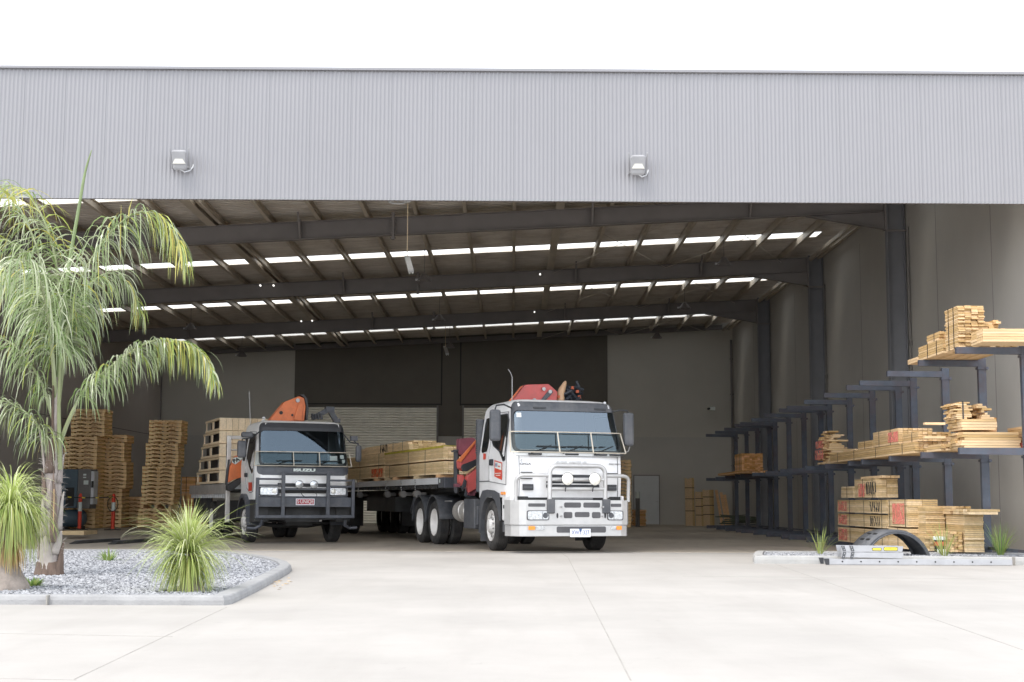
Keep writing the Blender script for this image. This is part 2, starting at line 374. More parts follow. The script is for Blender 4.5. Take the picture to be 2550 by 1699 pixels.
wb(g, 'lining', 'steel_dark')
# walls
g = MB(); g.box(XR, XR + .2, ZF + .3, ZB + .3, 0, 9.05); wb(g, 'side_wall', 'wall_concrete')
for z in (29.2, 33.0, 40.3, 49.8, 58.4): g = MB(); g.box(XR - .004, XR + .01, z - .01, z + .01, .01, 8.4); wb(g, 'panel_joint', 'steel_dark')
g = MB(); g.box(XL - .2, XL, ZF + .15, ZB + .3, 0, 7.85); wb(g, 'side_wall', 'left_wall_concrete')
g = MB(); g.box(XL - .01, XL + .004, ZF + 3, ZB, 3.84, 3.86); wb(g, 'panel_joint', 'ink_black')
bl = at(733, 1000, ZB).x; br = at(1513, 1000, ZB).x
for q in ((XL, bl, 8.6), (br, XR, 9.2)): g = MB(); g.box(q[0], q[1], ZB, ZB + .2, 3.85, q[2]); wb(g, 'back_wall', 'back_wall_concrete')
g = MB(); g.box(XL, XR, ZB - .03, ZB + .1, 0, 3.895); wb(g, 'back_wall', 'lower_wall_concrete')
g = MB(); g.box(bl, br, ZB - .035, ZB + .2, 3.90, 9.0); wb(g, 'wall_cladding', 'dark_cladding')
g = MB()
for px in (1100, 1147): 
    x = at(px, 950, ZB).x; g.box(x - .03, x + .03, ZB - .06, ZB - .036, 5.28, 8.4)
z = 5.31; g.box(at(757, 950, ZB).x, at(1100, 950, ZB).x, ZB - .06, ZB - .036, z, z + .05); g.box(at(1147, 950, ZB).x, br, ZB - .06, ZB - .036, z, z + .05)
wb(g, 'cladding_trim', 'ink_black')
# roller doors
for (a, b) in ((757, 1087), (1155, 1500)):
    xa, xb = at(a, 1100, ZB).x, at(b, 1100, ZB).x
    g = MB(); zz = []; n_ = int(5.28 / .115)
    for i in range(n_): zz += [i * .115 + .0001, i * .115 + .03, i * .115 + .1149]
    def slat(x, z): f = (z / .115) % 1; return (x, ZB - .07 - (.05 * f / .26 if f < .26 else .05 * (1 - (f - .26) / .74)), z)
    g.grid(slat, [xa, xb], zz)
    d = wb(g, 'roller_door', 'shutter_steel')
    g = MB(); g.box(xa - .08, xa, ZB - .12, ZB - .035, 0, 5.28); g.box(xb, xb + .08, ZB - .12, ZB - .035, 0, 5.28)
    g.build('door_guide', 'steel_dark', d)
# personnel door
p0, p1 = at(1580, 1300, ZB), at(1641, 1300, ZB)
g = MB(); g.box(p0.x, p1.x, ZB - .06, ZB - .032, .02, 2.16); d = wb(g, 'door', 'door_grey')
g = MB(); g.box(p0.x - .05, p0.x, ZB - .065, ZB - .032, 0, 2.21); g.box(p1.x, p1.x + .05, ZB - .065, ZB - .032, 0, 2.21); g.box(p0.x - .05, p1.x + .05, ZB - .065, ZB - .032, 2.162, 2.21)
g.build('frame', 'steel_dark', d); g = MB(); g.cbox((p1.x - .1, ZB - .09, 1.02), (.12, .06, .04)); g.build('handle', 'bare_metal', d)
# roof sheets, ribbed across the span, with strips of translucent sheet left out
strips = [(32.5, 33.35), (41.9, 42.75), (50.5, 51.35), (60.15, 61.0)]
g = MB(); ys = []; y = ZF + .1
seg = [(ZF + .6, 32.5)] + [(strips[i][1], strips[i + 1][0]) for i in range(3)] + [(61.0, ZB + .2)]
def rib(y): return .075 if ((y / .2) % 1) < .45 else 0
for a, b in seg:
    y = a; ys = []
    while y < b:
        ys.append(y); y += .02
    ys.append(b)
    keep = [ys[0]] + [q for p, q, r_ in zip(ys, ys[1:], ys[2:]) if not (rib(p) == rib(q) == rib(r_))] + [ys[-1]]
    g.grid(lambda x, yy: (x, yy, roofz(x) + rib(yy)), [XL, XR], keep)
wb(g, 'roof', 'roof_sheet')
for a, b in strips:
    g = MB(); g.grid(lambda x, yy: (x, yy, roofz(x) + .02), [XL + .5, XR - .7], [a - .05, b + .05]); wb(g, 'rooflight', 'rooflight')
    for q in ((XL, XL + .5), (XR - .7, XR)): g = MB(); g.grid(lambda x, yy: (x, yy, roofz(x) + .02), list(q), [a - .05, b + .05]); wb(g, 'roof_end_sheet', 'roof_sheet')
# frames: rafter + haunch + column
frames = [35.6, 45.1, 54.6, 63.75]
def ibeam_x(g, x0, x1, y, zb0, zb1, d, w=.2, t=.02):   # I-beam spanning X with sloping underside
    for (xa, xb) in ((x0, x1),):
        za, zb = zb0, zb1
        g.prism_y([(xa, za), (xb, zb), (xb, zb + t), (xa, za + t)], y - w / 2, y + w / 2)
        g.prism_y([(xa, za + d - t), (xb, zb + d - t), (xb, zb + d), (xa, za + d)], y - w / 2, y + w / 2)
        g.prism_y([(xa, za + t), (xb, zb + t), (xb, zb + d - t), (xa, za + d - t)], y - .007, y + .007)
struts = (-7.65, 1.18)
for i, y in enumerate(frames):
    last = i == 3
    g = MB(); ibeam_x(g, XL, XR - .5, y, rbot(XL) + (.4 if last else 0), rbot(XR - .5) + (.4 if last else 0), .2 if last else .46)
    r = wb(g, 'rafter', 'steel_dark')
    if not last:
        # haunch
        g = MB(); xa, xb = XR - 2.4, XR - .52; za, zb = rbot(xa), rbot(xb)
        g.prism_y([(xa, za - .002), (xb, zb - .42), (xb, zb - .002)], y - .008, y + .008)
        g.prism_y([(xa - .1, za - .024), (xb, zb - .445), (xb, zb - .425), (xa - .1, za - .004)], y - .1, y + .1)
        g.build('haunch', 'steel_dark', r)
        g = MB(); x = -3.05   # bolted splice
        g.box(x - .035, x + .035, y - .115, y - .012, rbot(x) - .12, rbot(x) + .58)
        for zz in (-.08, .05, .2, .35, .52):
            for sx in (-.06, .06): g.cbox((x + sx, y - .1, rbot(x) + zz), (.03, .05, .03))
        g.build('splice_plate', 'steel_dark', r)
        for x in (-12.5, -5.4, 2.0, 6.0): g = MB(); g.box(x - .012, x + .012, y - .16, y - .012, rbot(x) + .024, rbot(x) + .5); g.bar((x, y - .12, rbot(x) + .03), (x, y - .55, roofz(x) - .1), .05, .02); g.build('fly_brace', 'steel_dark', r)
        g = MB(); xa, xb = XR - .48, XR - .03
        g.box(xa, xa + .022, y - .12, y + .12, 0, rbot(xb) + .5); g.box(xb - .022, xb, y - .12, y + .12, 0, rbot(xb) + .5); g.box(xa + .022, xb - .022, y - .008, y + .008, 0, rbot(xb) + .5)
        c = wb(g, 'column', 'steel_column')
        g = MB(); g.box(xa - .02, xa + .55, y - .15, y - .125, rbot(xb) - .55, rbot(xb) - .5); g.box(xa - .05, xa - .002, y - .12, y + .12, rbot(xb) - .5, rbot(xb) + .42)
        g.build('end_plate', 'steel_dark', c)
g = MB(); g.cyl((at(400, 1000, ZB).x, ZB - .1, 0), (at(400, 1000, ZB).x, ZB - .1, 7.6), .07, 10)
wb(g, 'downpipe', 'steel_dark')
g = MB(); g.cyl((XR - .09, ZB - .12, 0), (XR - .09, ZB - .12, 8.3), .05, 10)
for z in (2.6, 4.2, 5.8, 7.4): g.box(XR - .16, XR - .02, ZB - .2, ZB - .04, z, z + .06)
wb(g, 'downpipe', 'steel_dark')
for y in (35.2, 44.75): g = MB(); g.cyl((XR - .04, y, .9), (XR - .04, y, 7.9), .022, 8); g.box(XR - .07, XR - .01, y - .04, y + .04, 4.9, 5.02); g.box(XR - .1, XR - .01, y - .07, y + .07, 1.4, 1.62); wb(g, 'conduit', 'compressor_grey')
# purlins (C-section: web + two flanges) running front to back, and the two wider struts
k = -12
while True:
    x = 1.24 * k - .02; k += 1
    if x > 9.0: break
    if x < XL + .2 or abs(x - struts[1]) < .2: continue
    z = roofz(x) - .012; g = MB()
    g.box(x - .006, x + .006, ZF + .3, ZB, z - .2, z); g.box(x - .006, x + .085, ZF + .3, ZB, z - .21, z - .2); g.box(x - .006, x + .07, ZF + .3, ZB, z - .008, z)
    wb(g, 'purlin', 'galv_purlin')
for x in struts:
    g = MB(); z = roofz(x) - .24
    for a, b in zip([ZF + .3] + frames, frames):
        g.box(x - .11, x + .11, a + .02, b - .02, z - .018, z); g.box(x - .008, x + .008, a + .02, b - .02, z, z + .2)
    wb(g, 'strut', 'galv_purlin')
for dx in (.14, .42):
    x = XR - dx; z = roofz(x) - .25 - dx * .2; g = MB(); g.box(x - .05, x + .05, ZF + .3, ZB, z - .03, z + .08); wb(g, 'eave_beam', 'galv_purlin')
g = MB()
for a, b in zip(frames, frames[1:]):
    for (xa, xb) in ((1.3, 4.9), (4.9, 8.6)):
        for p, q in (((xa, a), (xb, b)), ((xb, a), (xa, b))):
            g.tube([(p[0], p[1], rbot(p[0]) + .36), (q[0], q[1], rbot(q[0]) + .36)], .008, 5)
wb(g, 'roof_bracing', 'galv_purlin')

# ------------------------------------------------------------------ lamps on and in the shed
def flood(px, py, label):
    p = at(px, py, ZF - .35); t = thing('floodlight', label, 'floodlight', (p.x, fy(p.x) - .02, p.z), 0, 'floodlights on the grey fascia')
    til = Matrix.Rotation(R(24), 4, 'X')
    def bx(g, *a): return g.box(*a, til)
    g = MB(); g.prism([(-.135, -.21), (.135, -.21), (.155, .19), (-.155, .19)], lambda x, z: til @ Vector((x, -.32, z)), lambda x, z: til @ Vector((x * .8, -.14, z * .8))); g.build('housing', 'flood_grey', t, bevel=.055)
    g = MB(); bx(g, -.12, .12, -.332, -.324, -.07, .16); g.build('glass', 'flood_grey', t)
    g = MB(); g.prism([(-.12, -.06), (.12, -.06), (.07, .03), (-.07, .03)], lambda x, z: til @ Vector((x, -.338, z)), lambda x, z: til @ Vector((x, -.334, z))); g.build('reflector', 'lamp_warm', t)
    g = MB(); 
    for s in (-1, 1): g.tube([(s * .15, -.02, -.22), (s * .165, -.1, -.25), (s * .17, -.30, .1)], .014, 6)
    g.tube([(-.17, -.02, -.2), (.17, -.02, -.2)], .014, 6); g.build('bracket', 'flood_grey', t)
    g = MB(); g.tube([(0, -.2, -.2), (.02, -.2, -.29), (.08, -.16, -.32), (.16, -.1, -.28), (.2, -.04, -.2), (.22, -.01, -.1)], .012, 6); g.build('cable', 'cream_grey_paint', t)
flood(449, 385, 'pale floodlight bracketed to the corrugated fascia above the left side')
flood(1589, 395, 'pale floodlight bracketed to the corrugated fascia above the white tractor truck')
def bay(px, py, Y, label, top=None):
    p = at(px, py, Y); t = thing('high_bay_lamp', label, 'ceiling lamp', p, 0, 'dark bell lamps hanging under the roof')
    g = MB(); g.lathe([(.14, .03), (.13, .07), (.03, .13), (-.06, .21), (-.09, .215)], (0, 0, 0), 'z', 16); g.build('shade', 'steel_dark', t, smooth=True)
    g = MB(); g.tube([(0, 0, .12), (0, 0, roofz(p.x) - .2 - p.z)], .008, 5); g.build('cord', 'steel_dark', t)
    g = MB(); g.cbox((-.2, 0, -.05), (.12, .08, .05)); g.build('sensor_box', 'cream_grey_paint', t)
for px, py, Y, l in ((1057, 693, 40.5, 'dark bell lamp hanging in front of the second rafter, beside the tube light'), (1094, 793, 50, 'dark bell lamp hanging before the third rafter near the middle'),
                     (475, 815, 50, 'dark bell lamp hanging right of the palm fronds'), (602, 882, 58, 'dark bell lamp hanging against the grey back wall above the crates'),
                     (1803, 653, 40.5, 'dark bell lamp hanging at the right of the second rafter'), (1705, 763, 50, 'dark bell lamp hanging at the right of the third rafter'),
                     (1636, 837, 58, 'dark bell lamp hanging before the lighter back wall at right'), (1120, 861, 58, 'dark bell lamp hanging before the dark cladding, beside the short tube light')):
    bay(px, py, Y, l)
def tubelight(px, y0, y1, ytop, Y, label):
    a, b = at(px[0], y0, Y), at(px[1], y1, Y - .9); t = thing('tube_light', label, 'tube light', a, 0, 'white tube lights on cords')
    d = b - a; g = MB(); g.bar((0, 0, 0), d, .13, .06); g.build('housing', 'cream_grey_paint', t, bevel=.01)
    g = MB()
    for s in (-.035, .035): g.tube([Vector((s, 0, -.045)), d + Vector((s, 0, -.045))], .016, 6)
    g.build('tube', 'sign_white', t)
    g = MB(); g.tube([(0, 0, 0), (0, 0, roofz(a.x) - .2 - a.z)], .01, 5); g.build('cord', 'pine_pale', t)
tubelight((1014, 1024), 640, 677, 500, 34.2, 'white tube light hanging on a cord below the fascia')
tubelight((1109, 1114), 866, 882, 815, 57, 'short white tube light hanging on a cord before the dark cladding')
p = at(989, 503, 30); t = thing('ceiling_fan_ring', 'pale ring lamp just under the bottom edge of the fascia', 'ring lamp', p)
g = MB(); g.tube([(.17 * math.cos(a), .17 * math.sin(a), 0) for a in [2 * math.pi * k / 20 for k in range(21)]], .02, 6, cap=False); g.build('ring', 'cream_grey_paint', t)
g = MB(); g.tube([(.17, 0, 0), (.3, 0, .02)], .02, 6); g.tube([(0, .17, 0), (0, .17, roofz(p.x) - .2 - p.z)], .01, 5); g.build('stem', 'cream_grey_paint', t)
t.name = 'ring_lamp'
for px, py, Y, l in ((648, 711, 44.9, 'small bright spotlight on the second rafter at left, left one of two'), (681, 711, 44.9, 'small bright spotlight on the second rafter at left, right one of two'),
                  (750, 800, 54.4, 'small bright spotlight on the third rafter at left, left one of two'), (777, 799, 54.4, 'small bright spotlight on the third rafter at left, right one of two'),
                  (1345, 683, 44.9, 'small bright spotlight on the second rafter above the white tractor truck'), (1331, 777, 54.4, 'small bright spotlight on the third rafter above the white tractor truck')):
    p = at(px, py, Y); t = thing('emergency_light', l, 'spotlight', p, 0, 'small spotlights on the rafters')
    g = MB(); g.lathe([(-.04, .0), (-.035, .027), (.0, .03), (.06, .03), (.06, 0)], (0, 0, 0), 'y', 12); g.build('lamp_head', 'lit_lamp', t)
    g = MB(); g.box(-.02, .02, .05, .17, -.02, .02); g.build('bracket', 'steel_dark', t)
p = at(1774, 1018, ZB - .2); t = thing('security_camera', 'small white security camera on the back wall at right', 'security camera', p)
g = MB(); g.cbox((0, 0, 0), (.24, .2, .16)); g.build('body', 'sign_white', t, bevel=.02)
g = MB(); g.cyl((-.12, -.05, 0), (-.22, -.1, -.02), .05, 12); g.build('lens', 'black_plastic', t)
g = MB(); g.box(-.03, .03, .08, .2, -.03, .03); g.build('bracket', 'sign_white', t)
# signs on the left wall
def wsign(y0, zc, w, h, m, label, extra):
    t = thing('wall_sign', label, 'sign', (XL + .02, y0, zc), 0, 'signs on the left wall')
    g = MB(); g.box(0, .02, -w / 2, w / 2, -h / 2, h / 2); g.build('panel', m, t); extra(t)
def s1(t):
    g = lambda s, z, sz, wd: text('lettering', s, sz, 'ink_black', t, face_right(.022, 0, z), width=wd)
    g('SPEED', .19, .14, .5); g('LIMIT', .06, .14, .44); g('5', -.16, .3, .2)
def s2(t):
    g = MB(); g.prism_x([(-.17, .0), (.17, 0), (0, .27)], .022, .026); g.build('triangle', 'ink_black', t)
    g = MB(); g.prism_x([(-.11, .03), (.11, .03), (0, .2)], .028, .031); g.build('triangle_fill', 'sign_orange', t)
    g = MB(); g.box(.022, .026, -.15, .15, -.12, -.09); g.box(.022, .026, -.1, .1, -.22, -.19); g.build('lines', 'rusty_red', t)
def s3(t):
    g = MB(); g.lathe([(.022, .17), (.026, .17), (.026, .11), (.022, .11)], (0, 0, .05), 'x', 20); g.build('blue_ring', 'sign_blue', t)
wsign(43.35, 2.83, .62, .62, 'sign_white', 'white speed limit sign on the left wall reading 5', s1)
wsign(43.05, 2.28, .5, .48, 'sign_orange', 'orange warning sign below the white speed limit sign', s2)
wsign(43.05, 1.85, .5, .36, 'sign_white', 'white sign with blue ring below the orange warning sign', s3)
# ================================================================== trucks
class Tr:
    def __init__(s, x, y, yaw): s.m = Matrix.Translation((x, y, 0)) @ Matrix.Rotation(yaw, 4, 'Z'); s.i = s.m.inverted()
    def fr(s, px, py, yl):        # pixel -> local (x, z) on the plane local y = yl
        o = s.i @ CP; d = s.i.to_3x3() @ ray(px, py); p = o + d * ((yl - o.y) / d.y); return (p.x, p.z)
    def sd(s, px, py, xl):        # pixel -> local (y, z) on the plane local x = xl
        o = s.i @ CP; d = s.i.to_3x3() @ ray(px, py); p = o + d * ((xl - o.x) / d.x); return (p.y, p.z)
cB = lambda x, y: (1130 + x / 3.267, 920 + y / 3.267)
cA = lambda x, y: (460 + x / 3.733, 960 + y / 3.733)
cT = lambda x, y: (800 + x / 3.734, 960 + y / 3.734)
class Cab:
    """plan: rounded rectangle; w(z) half width, f(z) front, back fixed; s = arc length along the outline from the centre of the front"""
    def __init__(c, w, f, back, r, bulge): c.w = w; c.f = f; c.back = back; c.r = r; c.b = bulge
    def p(c, s, z, off=0):
        w, f, r = c.w(z), c.f(z), c.r; a = abs(s); sg = 1 if s >= 0 else -1; L1 = w - r; L2 = r * math.pi / 2
        if a <= L1: x = a; y = f + c.b * (a / w) ** 2; nx, ny = 0, -1
        elif a <= L1 + L2:
            t = (a - L1) / r; yb = f + c.b * (L1 / w) ** 2; x = L1 + r * math.sin(t); y = yb + r - r * math.cos(t); nx, ny = math.sin(t), -math.cos(t)
        else:
            yb = f + c.b * (L1 / w) ** 2; x = w; y = yb + r + (a - L1 - L2); nx, ny = 1, 0
        return Vector((sg * (x + nx * off), y + ny * off, z))
    def side_s(c, y, z): w, f, r = c.w(z), c.f(z), c.r; return w - r + r * math.pi / 2 + (y - (f + c.b * ((w - r) / w) ** 2 + r))
def rrect(a, b, c, d, r, n=5):     # rounded rectangle a..b x c..d
    out = []
    for cx, cy, a0 in ((b - r, d - r, 0), (a + r, d - r, 90), (a + r, c + r, 180), (b - r, c + r, 270)):
        for k in range(n + 1): t = R(a0 + 90 * k / n); out.append((cx + r * math.cos(t), cy + r * math.sin(t)))
    return out
def densify(poly, step=.12):
    out = []
    for i, p in enumerate(poly):
        q = poly[(i + 1) % len(poly)]; L = math.hypot(q[0] - p[0], q[1] - p[1]); n = max(1, int(L / step))
        for k in range(n): out.append((p[0] + (q[0] - p[0]) * k / n, p[1] + (q[1] - p[1]) * k / n))
    return out
def lerp_fn(pts):
    def f(z):
        if z <= pts[0][0]: return pts[0][1]
        for (a, u), (b, v) in zip(pts, pts[1:]):
            if z <= b: return u + (v - u) * (z - a) / (b - a)
        return pts[-1][1]
    return f
def make_wheel(r, w, rim, dual=0, name='wheel', steer=False, rim_r=.62):
    """axle along x, outer face towards -x at x=0; returns Empty-free tree: tyre mesh 'wheel' with rim child"""
    g = MB(); g.lathe([(.03, r * rim_r), (.0, r * .72), (-.012, r * .85), (.015, r * .97), (.04, r), (w - .04, r), (w - .015, r * .97), (w + .01, r * .85), (w, r * .7), (w - .03, r * rim_r)], (0, 0, 0), 'x', 48)
    # tread: grooves as raised ribs
    for i in range(5):
        a = .045 + (w - .09) * i / 5 + .004; b = a + (w - .09) / 5 - .014
        g.lathe([(a, r), (a, r + .012), (b, r + .012), (b, r)], (0, 0, 0), 'x', 48)
    t = g.build(name, 'rubber', smooth=True)
    g = MB(); rr = r * rim_r
    if dual: g.lathe([(.02, rr + .008), (.005, rr), (.03, rr * .94), (.09, rr * .88), (.17, rr * .8), (.19, rr * .45), (.15, rr * .42), (.1, .001)], (0, 0, 0), 'x', 32)
    else: g.lathe([(.02, rr + .008), (.002, rr), (.03, rr * .94), (.06, rr * .84), (.04, rr * .6), (.045, rr * .5), (-.01, rr * .46), (-.05, rr * .36), (-.06, .001)], (0, 0, 0), 'x', 32)
    ro = g.build('rim', rim, t, smooth=True)
    g = MB()
    n = 8 if dual else 10
    for k in range(n):
        a = 2 * math.pi * k / n
        if not dual: g.cyl((.046, rr * .72 * math.cos(a), rr * .72 * math.sin(a)), (.05, rr * .72 * math.cos(a), rr * .72 * math.sin(a)), rr * .1, 10)
        else: g.cyl((.178, rr * .62 * math.cos(a), rr * .62 * math.sin(a)), (.184, rr * .62 * math.cos(a), rr * .62 * math.sin(a)), rr * .1, 10)
    g.build('hand_hole', 'chassis_black', t)
    g = MB()
    for k in range(10):
        a = 2 * math.pi * (k + .5) / 10; q = rr * .54; x0 = .03 if not dual else .165
        g.cyl((x0 - .03, q * math.cos(a), q * math.sin(a)), (x0 + .01, q * math.cos(a), q * math.sin(a)), .016, 6)
    g.build('wheel_nut', 'bare_metal', t)
    return t
def put_wheel(proto, used, parent, x, y, z, left=True, steer=0):
    o = proto if not used else copy_tree(proto)
    used.append(1); o.parent = parent; o.location = (x, y, z); o.rotation_euler = (0, 0, (0 if left else math.pi) + steer); return o
def mirror(t, x, y, z0, z1, w, arm, round_top=False):
    g = MB(); sgn = 1 if x > 0 else -1
    g.box(x - w / 2, x + w / 2, y - .07, y + .07, z0, z1); h = g.build('mirror', 'dark_grey_plastic', t, bevel=.05)
    g = MB(); g.tube(arm, .016, 6); g.build('mirror_arm', 'black_plastic', h)
    g = MB(); g.box(x - w / 2 + .03, x + w / 2 - .03, y + .068, y + .073, z0 + .04, z1 - .04); g.build('mirror_glass', 'alloy', h)
    return h

# ------------------------------------------------------------------ white tractor truck (right)
YB = R(18.3); TB = Tr(.70, 29.53, YB)
tb = thing('tractor_truck', 'white tractor truck with alloy bullbar and red folded crane behind its cab', 'truck', (.70, 29.53, 0), YB)
wB = lerp_fn([(1.0, 1.2), (1.95, 1.205), (2.86, 1.08), (2.96, 1.03), (3.02, .95), (3.05, .84)])
fB = lerp_fn([(1.0, -1.37), (1.5, -1.40), (1.95, -1.37), (2.86, -1.15), (2.97, -1.10), (3.02, -.95), (3.05, -.7)])
cb = Cab(wB, fB, .78, .17, .07)
zs = [1.08, 1.5, 1.95, 2.02, 2.2, 2.45, 2.68, 2.80, 2.88, 2.94, 2.98, 3.02, 3.05]
WS = 1.12; L12 = 1.2 - .17 + .17 * math.pi / 2
sE = cb.side_s(.78, 1.5)
ss = [-sE + (sE - WS) * k / 8 for k in range(8)] + [-WS + 2 * WS * k / 16 for k in range(17)] + [WS + (sE - WS) * k / 8 for k in range(1, 9)]
def cabpt(s, z):
    p = cb.p(s, z); p.y = min(p.y, .78 - max(0, z - 2.9) * 1.0); return p
g = MB(); g.grid(cabpt, ss, zs, skip=lambda s, z: abs(s) < WS and 2.02 < z < 2.80)
def roofcap(g, cf, fn, z, s0):   # close the top and the back
    top = [g.b.verts.new(fn(s, z)) for s in s0]; g._f(top)
roofcap(g, cb, cabpt, 3.05, ss)
bk = [cabpt(-sE, z) for z in zs] + [cabpt(sE, z) for z in zs[::-1]]; g._f([g.b.verts.new(p) for p in bk])
cabB = g.build('cab_body', 'white_paint', tb, smooth=True)
g = MB(); g.grid(lambda s, z: cb.p(s, z, -.012), [-WS + 2 * WS * k / 20 for k in range(21)], [2.0, 2.2, 2.4, 2.6, 2.82]); g.build('windscreen', 'windscreen_glass', tb, smooth=True)
def ring(cabo, outer, inner, off, m, name, parent, th=.0):
    g = MB(); M_ = 8; n = len(outer)
    rows = [[g.b.verts.new(cabo.p(s + (s2 - s) * j / M_, z + (z2 - z) * j / M_, off)) for (s, z), (s2, z2) in zip(outer, inner)] for j in range(M_ + 1)]
    for o, i_ in zip(rows, rows[1:]):
        for k in range(n): g._f([o[k], o[(k + 1) % n], i_[(k + 1) % n], i_[k]])
    return g.build(name, m, parent)
def rr_pair(a, b, c, d, r, dl, dr, db, dt, r2, n=6, m=14):
    """matched outlines of an outer and an inner rounded rectangle"""
    def sample(a, b, c, d, r):
        out = []
        cs = [(b - r, d - r, 0), (a + r, d - r, 90), (a + r, c + r, 180), (b - r, c + r, 270)]
        for i, (cx, cy, a0) in enumerate(cs):
            arc = [(cx + r * math.cos(R(a0 + 90 * k / n)), cy + r * math.sin(R(a0 + 90 * k / n))) for k in range(n + 1)]
            nx = cs[(i + 1) % 4]; q = (nx[0] + r * math.cos(R(nx[2])), nx[1] + r * math.sin(R(nx[2]))); p = arc[-1]
            out += arc + [(p[0] + (q[0] - p[0]) * k / m, p[1] + (q[1] - p[1]) * k / m) for k in range(1, m)]
        return out
    return sample(a, b, c, d, r), sample(a + dl, b - dr, c + db, d - dt, r2)
o, i_ = rr_pair(-1.17, 1.17, 1.955, 2.985, .15, .075, .075, .06, .19, .10)
ring(cb, o, i_, .006, 'dark_grey_plastic', 'windscreen_surround', tb)
# cab interior
g = MB(); g.box(-1.0, 1.0, -1.12, -.72, 1.7, 2.0); g.build('dashboard', 'interior_grey', tb, bevel=.04)
for x in (-.62, .62):
    g = MB(); g.box(x - .25, x + .25, -.35, .15, 1.55, 1.75); g.box(x - .25, x + .25, .12, .26, 1.75, 2.45); g.box(x - .14, x + .14, .13, .24, 2.46, 2.66); g.build('seat', 'seat_cloth', tb, bevel=.04)
g = MB(); c = Vector((-.62, -.66, 2.03)); mt = Matrix.Translation(c) @ Matrix.Rotation(R(35), 4, 'X')
g.tube([mt @ Vector((.22 * math.cos(a), .22 * math.sin(a), 0)) for a in [2 * math.pi * k / 24 for k in range(25)]], .016, 6, cap=False); g.bar(mt @ Vector((-.2, 0, 0)), mt @ Vector((.2, 0, 0)), .04, .02); g.build('steering_wheel', 'black_plastic', tb)
g = MB(); g.box(-1.0, 1.0, .3, .32, 1.1, 2.9); g.build('rear_bulkhead', 'interior_grey', tb)
g = MB(); p = cb.p(-1.0, 2.72, -.008); 
g.grid(lambda s, z: cb.p(s, z, -.006), [-1.03, -.93], [2.66, 2.75]); g.build('sticker', 'sticker_white', tb)
# front details, placed on the front plane
def patch(T, pts, yl, th, m, name, parent, bevel=0, crop=None):
    pl = [T.fr(*(crop(*p) if crop else p), yl) for p in pts]
    g = MB(); g.prism_y(pl, yl - th, yl); return g.build(name, m, parent, bevel=bevel)
def pbox(T, x0, y0, x1, y1, yl, th, m, name, parent, crop, bevel=0):
    a, b = T.fr(*crop(x0, y0), yl), T.fr(*crop(x1, y1), yl)
    g = MB(); g.box(min(a[0], b[0]), max(a[0], b[0]), yl - th, yl, min(a[1], b[1]), max(a[1], b[1])); return g.build(name, m, parent, bevel=bevel)
fy0 = -1.385
g = MB()
for (x0, x1, z) in ((-1.12, 1.12, 1.895),): g.box(x0, x1, -1.41, -1.36, z - .006, z)

for s in (-1.04, 1.04): g.tube([cb.p(s, 1.1 + .79 * k / 8, .0) for k in range(9)], .005, 5)
g.build('panel_seam', 'black_plastic', tb)
# grille: black inset with bars, plus slots
g = MB(); g.box(-.5, .62, -1.41, -1.39, 1.27, 1.53); gr = g.build('grille', 'black_plastic', tb, bevel=.02)
g = MB(); g.box(-.5, .62, -1.425, -1.411, 1.40, 1.47); g.box(-.5, .62, -1.42, -1.411, 1.335, 1.355); g.build('grille_bar', 'white_paint', gr)
for a, b, c, d in ((-.98, -.76, 1.22, 1.34), (.80, 1.0, 1.22, 1.34)):
    g = MB(); g.box(a, b, -1.40, -1.36, c, d); v = g.build('vent', 'black_plastic', tb, bevel=.01)
    g = MB(); g.box(a + .02, b - .02, -1.405, -1.401, (c + d) / 2 - .01, (c + d) / 2 + .01); g.build('vent_bar', 'dark_grey_plastic', v)
for a, b, z in ((-1.02, -.78, 1.57), (.78, 1.02, 1.56), (-1.02, -.78, 1.45)):
    g = MB(); g.box(a, b, -1.392, -1.36, z - .009, z + .009); g.build('slot', 'black_plastic', tb)
g = MB(); g.box(-1.1, 1.1, -1.34, -1.2, .98, 1.10); g.build('lower_grille', 'chassis_black', tb)
g = MB()
for z in (1.0, 1.03, 1.06): g.box(-.35, .5, -1.36, -1.34, z, z + .012)
g.build('radiator_bars', 'bare_metal', tb)
text('lettering', 'ISUZU', .13, 'alloy', tb, face_front(.03, -1.41, 1.735), width=.62, bold=.008, ext=.006)
text('lettering', 'GIGA', .055, 'ink_black', tb, face_front(-.93, -1.40, 1.73), width=.24, bold=.001)
text('lettering', 'C', .05, 'ink_black', tb, face_front(-1.01, -1.395, 1.795), bold=.001)
text('lettering', 'PREMIUM', .045, 'ink_black', tb, face_front(.96, -1.395, 1.745), width=.25)
# wipers
for i, (x, d) in enumerate(((-.55, .55), (.1, .55), (.78, .5))):
    g = MB(); a = cb.p(x - .25, 1.95, .03); b = cb.p(x + .18, 2.11, .02); c = cb.p(x - .12, 2.09, .02); e = cb.p(x + .5, 2.08, .02)
    g.tube([a, (a + b) / 2 + Vector((0, -.03, 0)), b], .01, 5); g.bar(c, e, .02); g.build('wiper', 'black_plastic', tb)
for x in (-.72, .05, .66, 1.0):
    g = MB(); g.box(x - .14, x + .14, -1.40, -1.34, 1.915, 1.945); g.build('wiper_arm_cover', 'black_plastic', tb, bevel=.01)
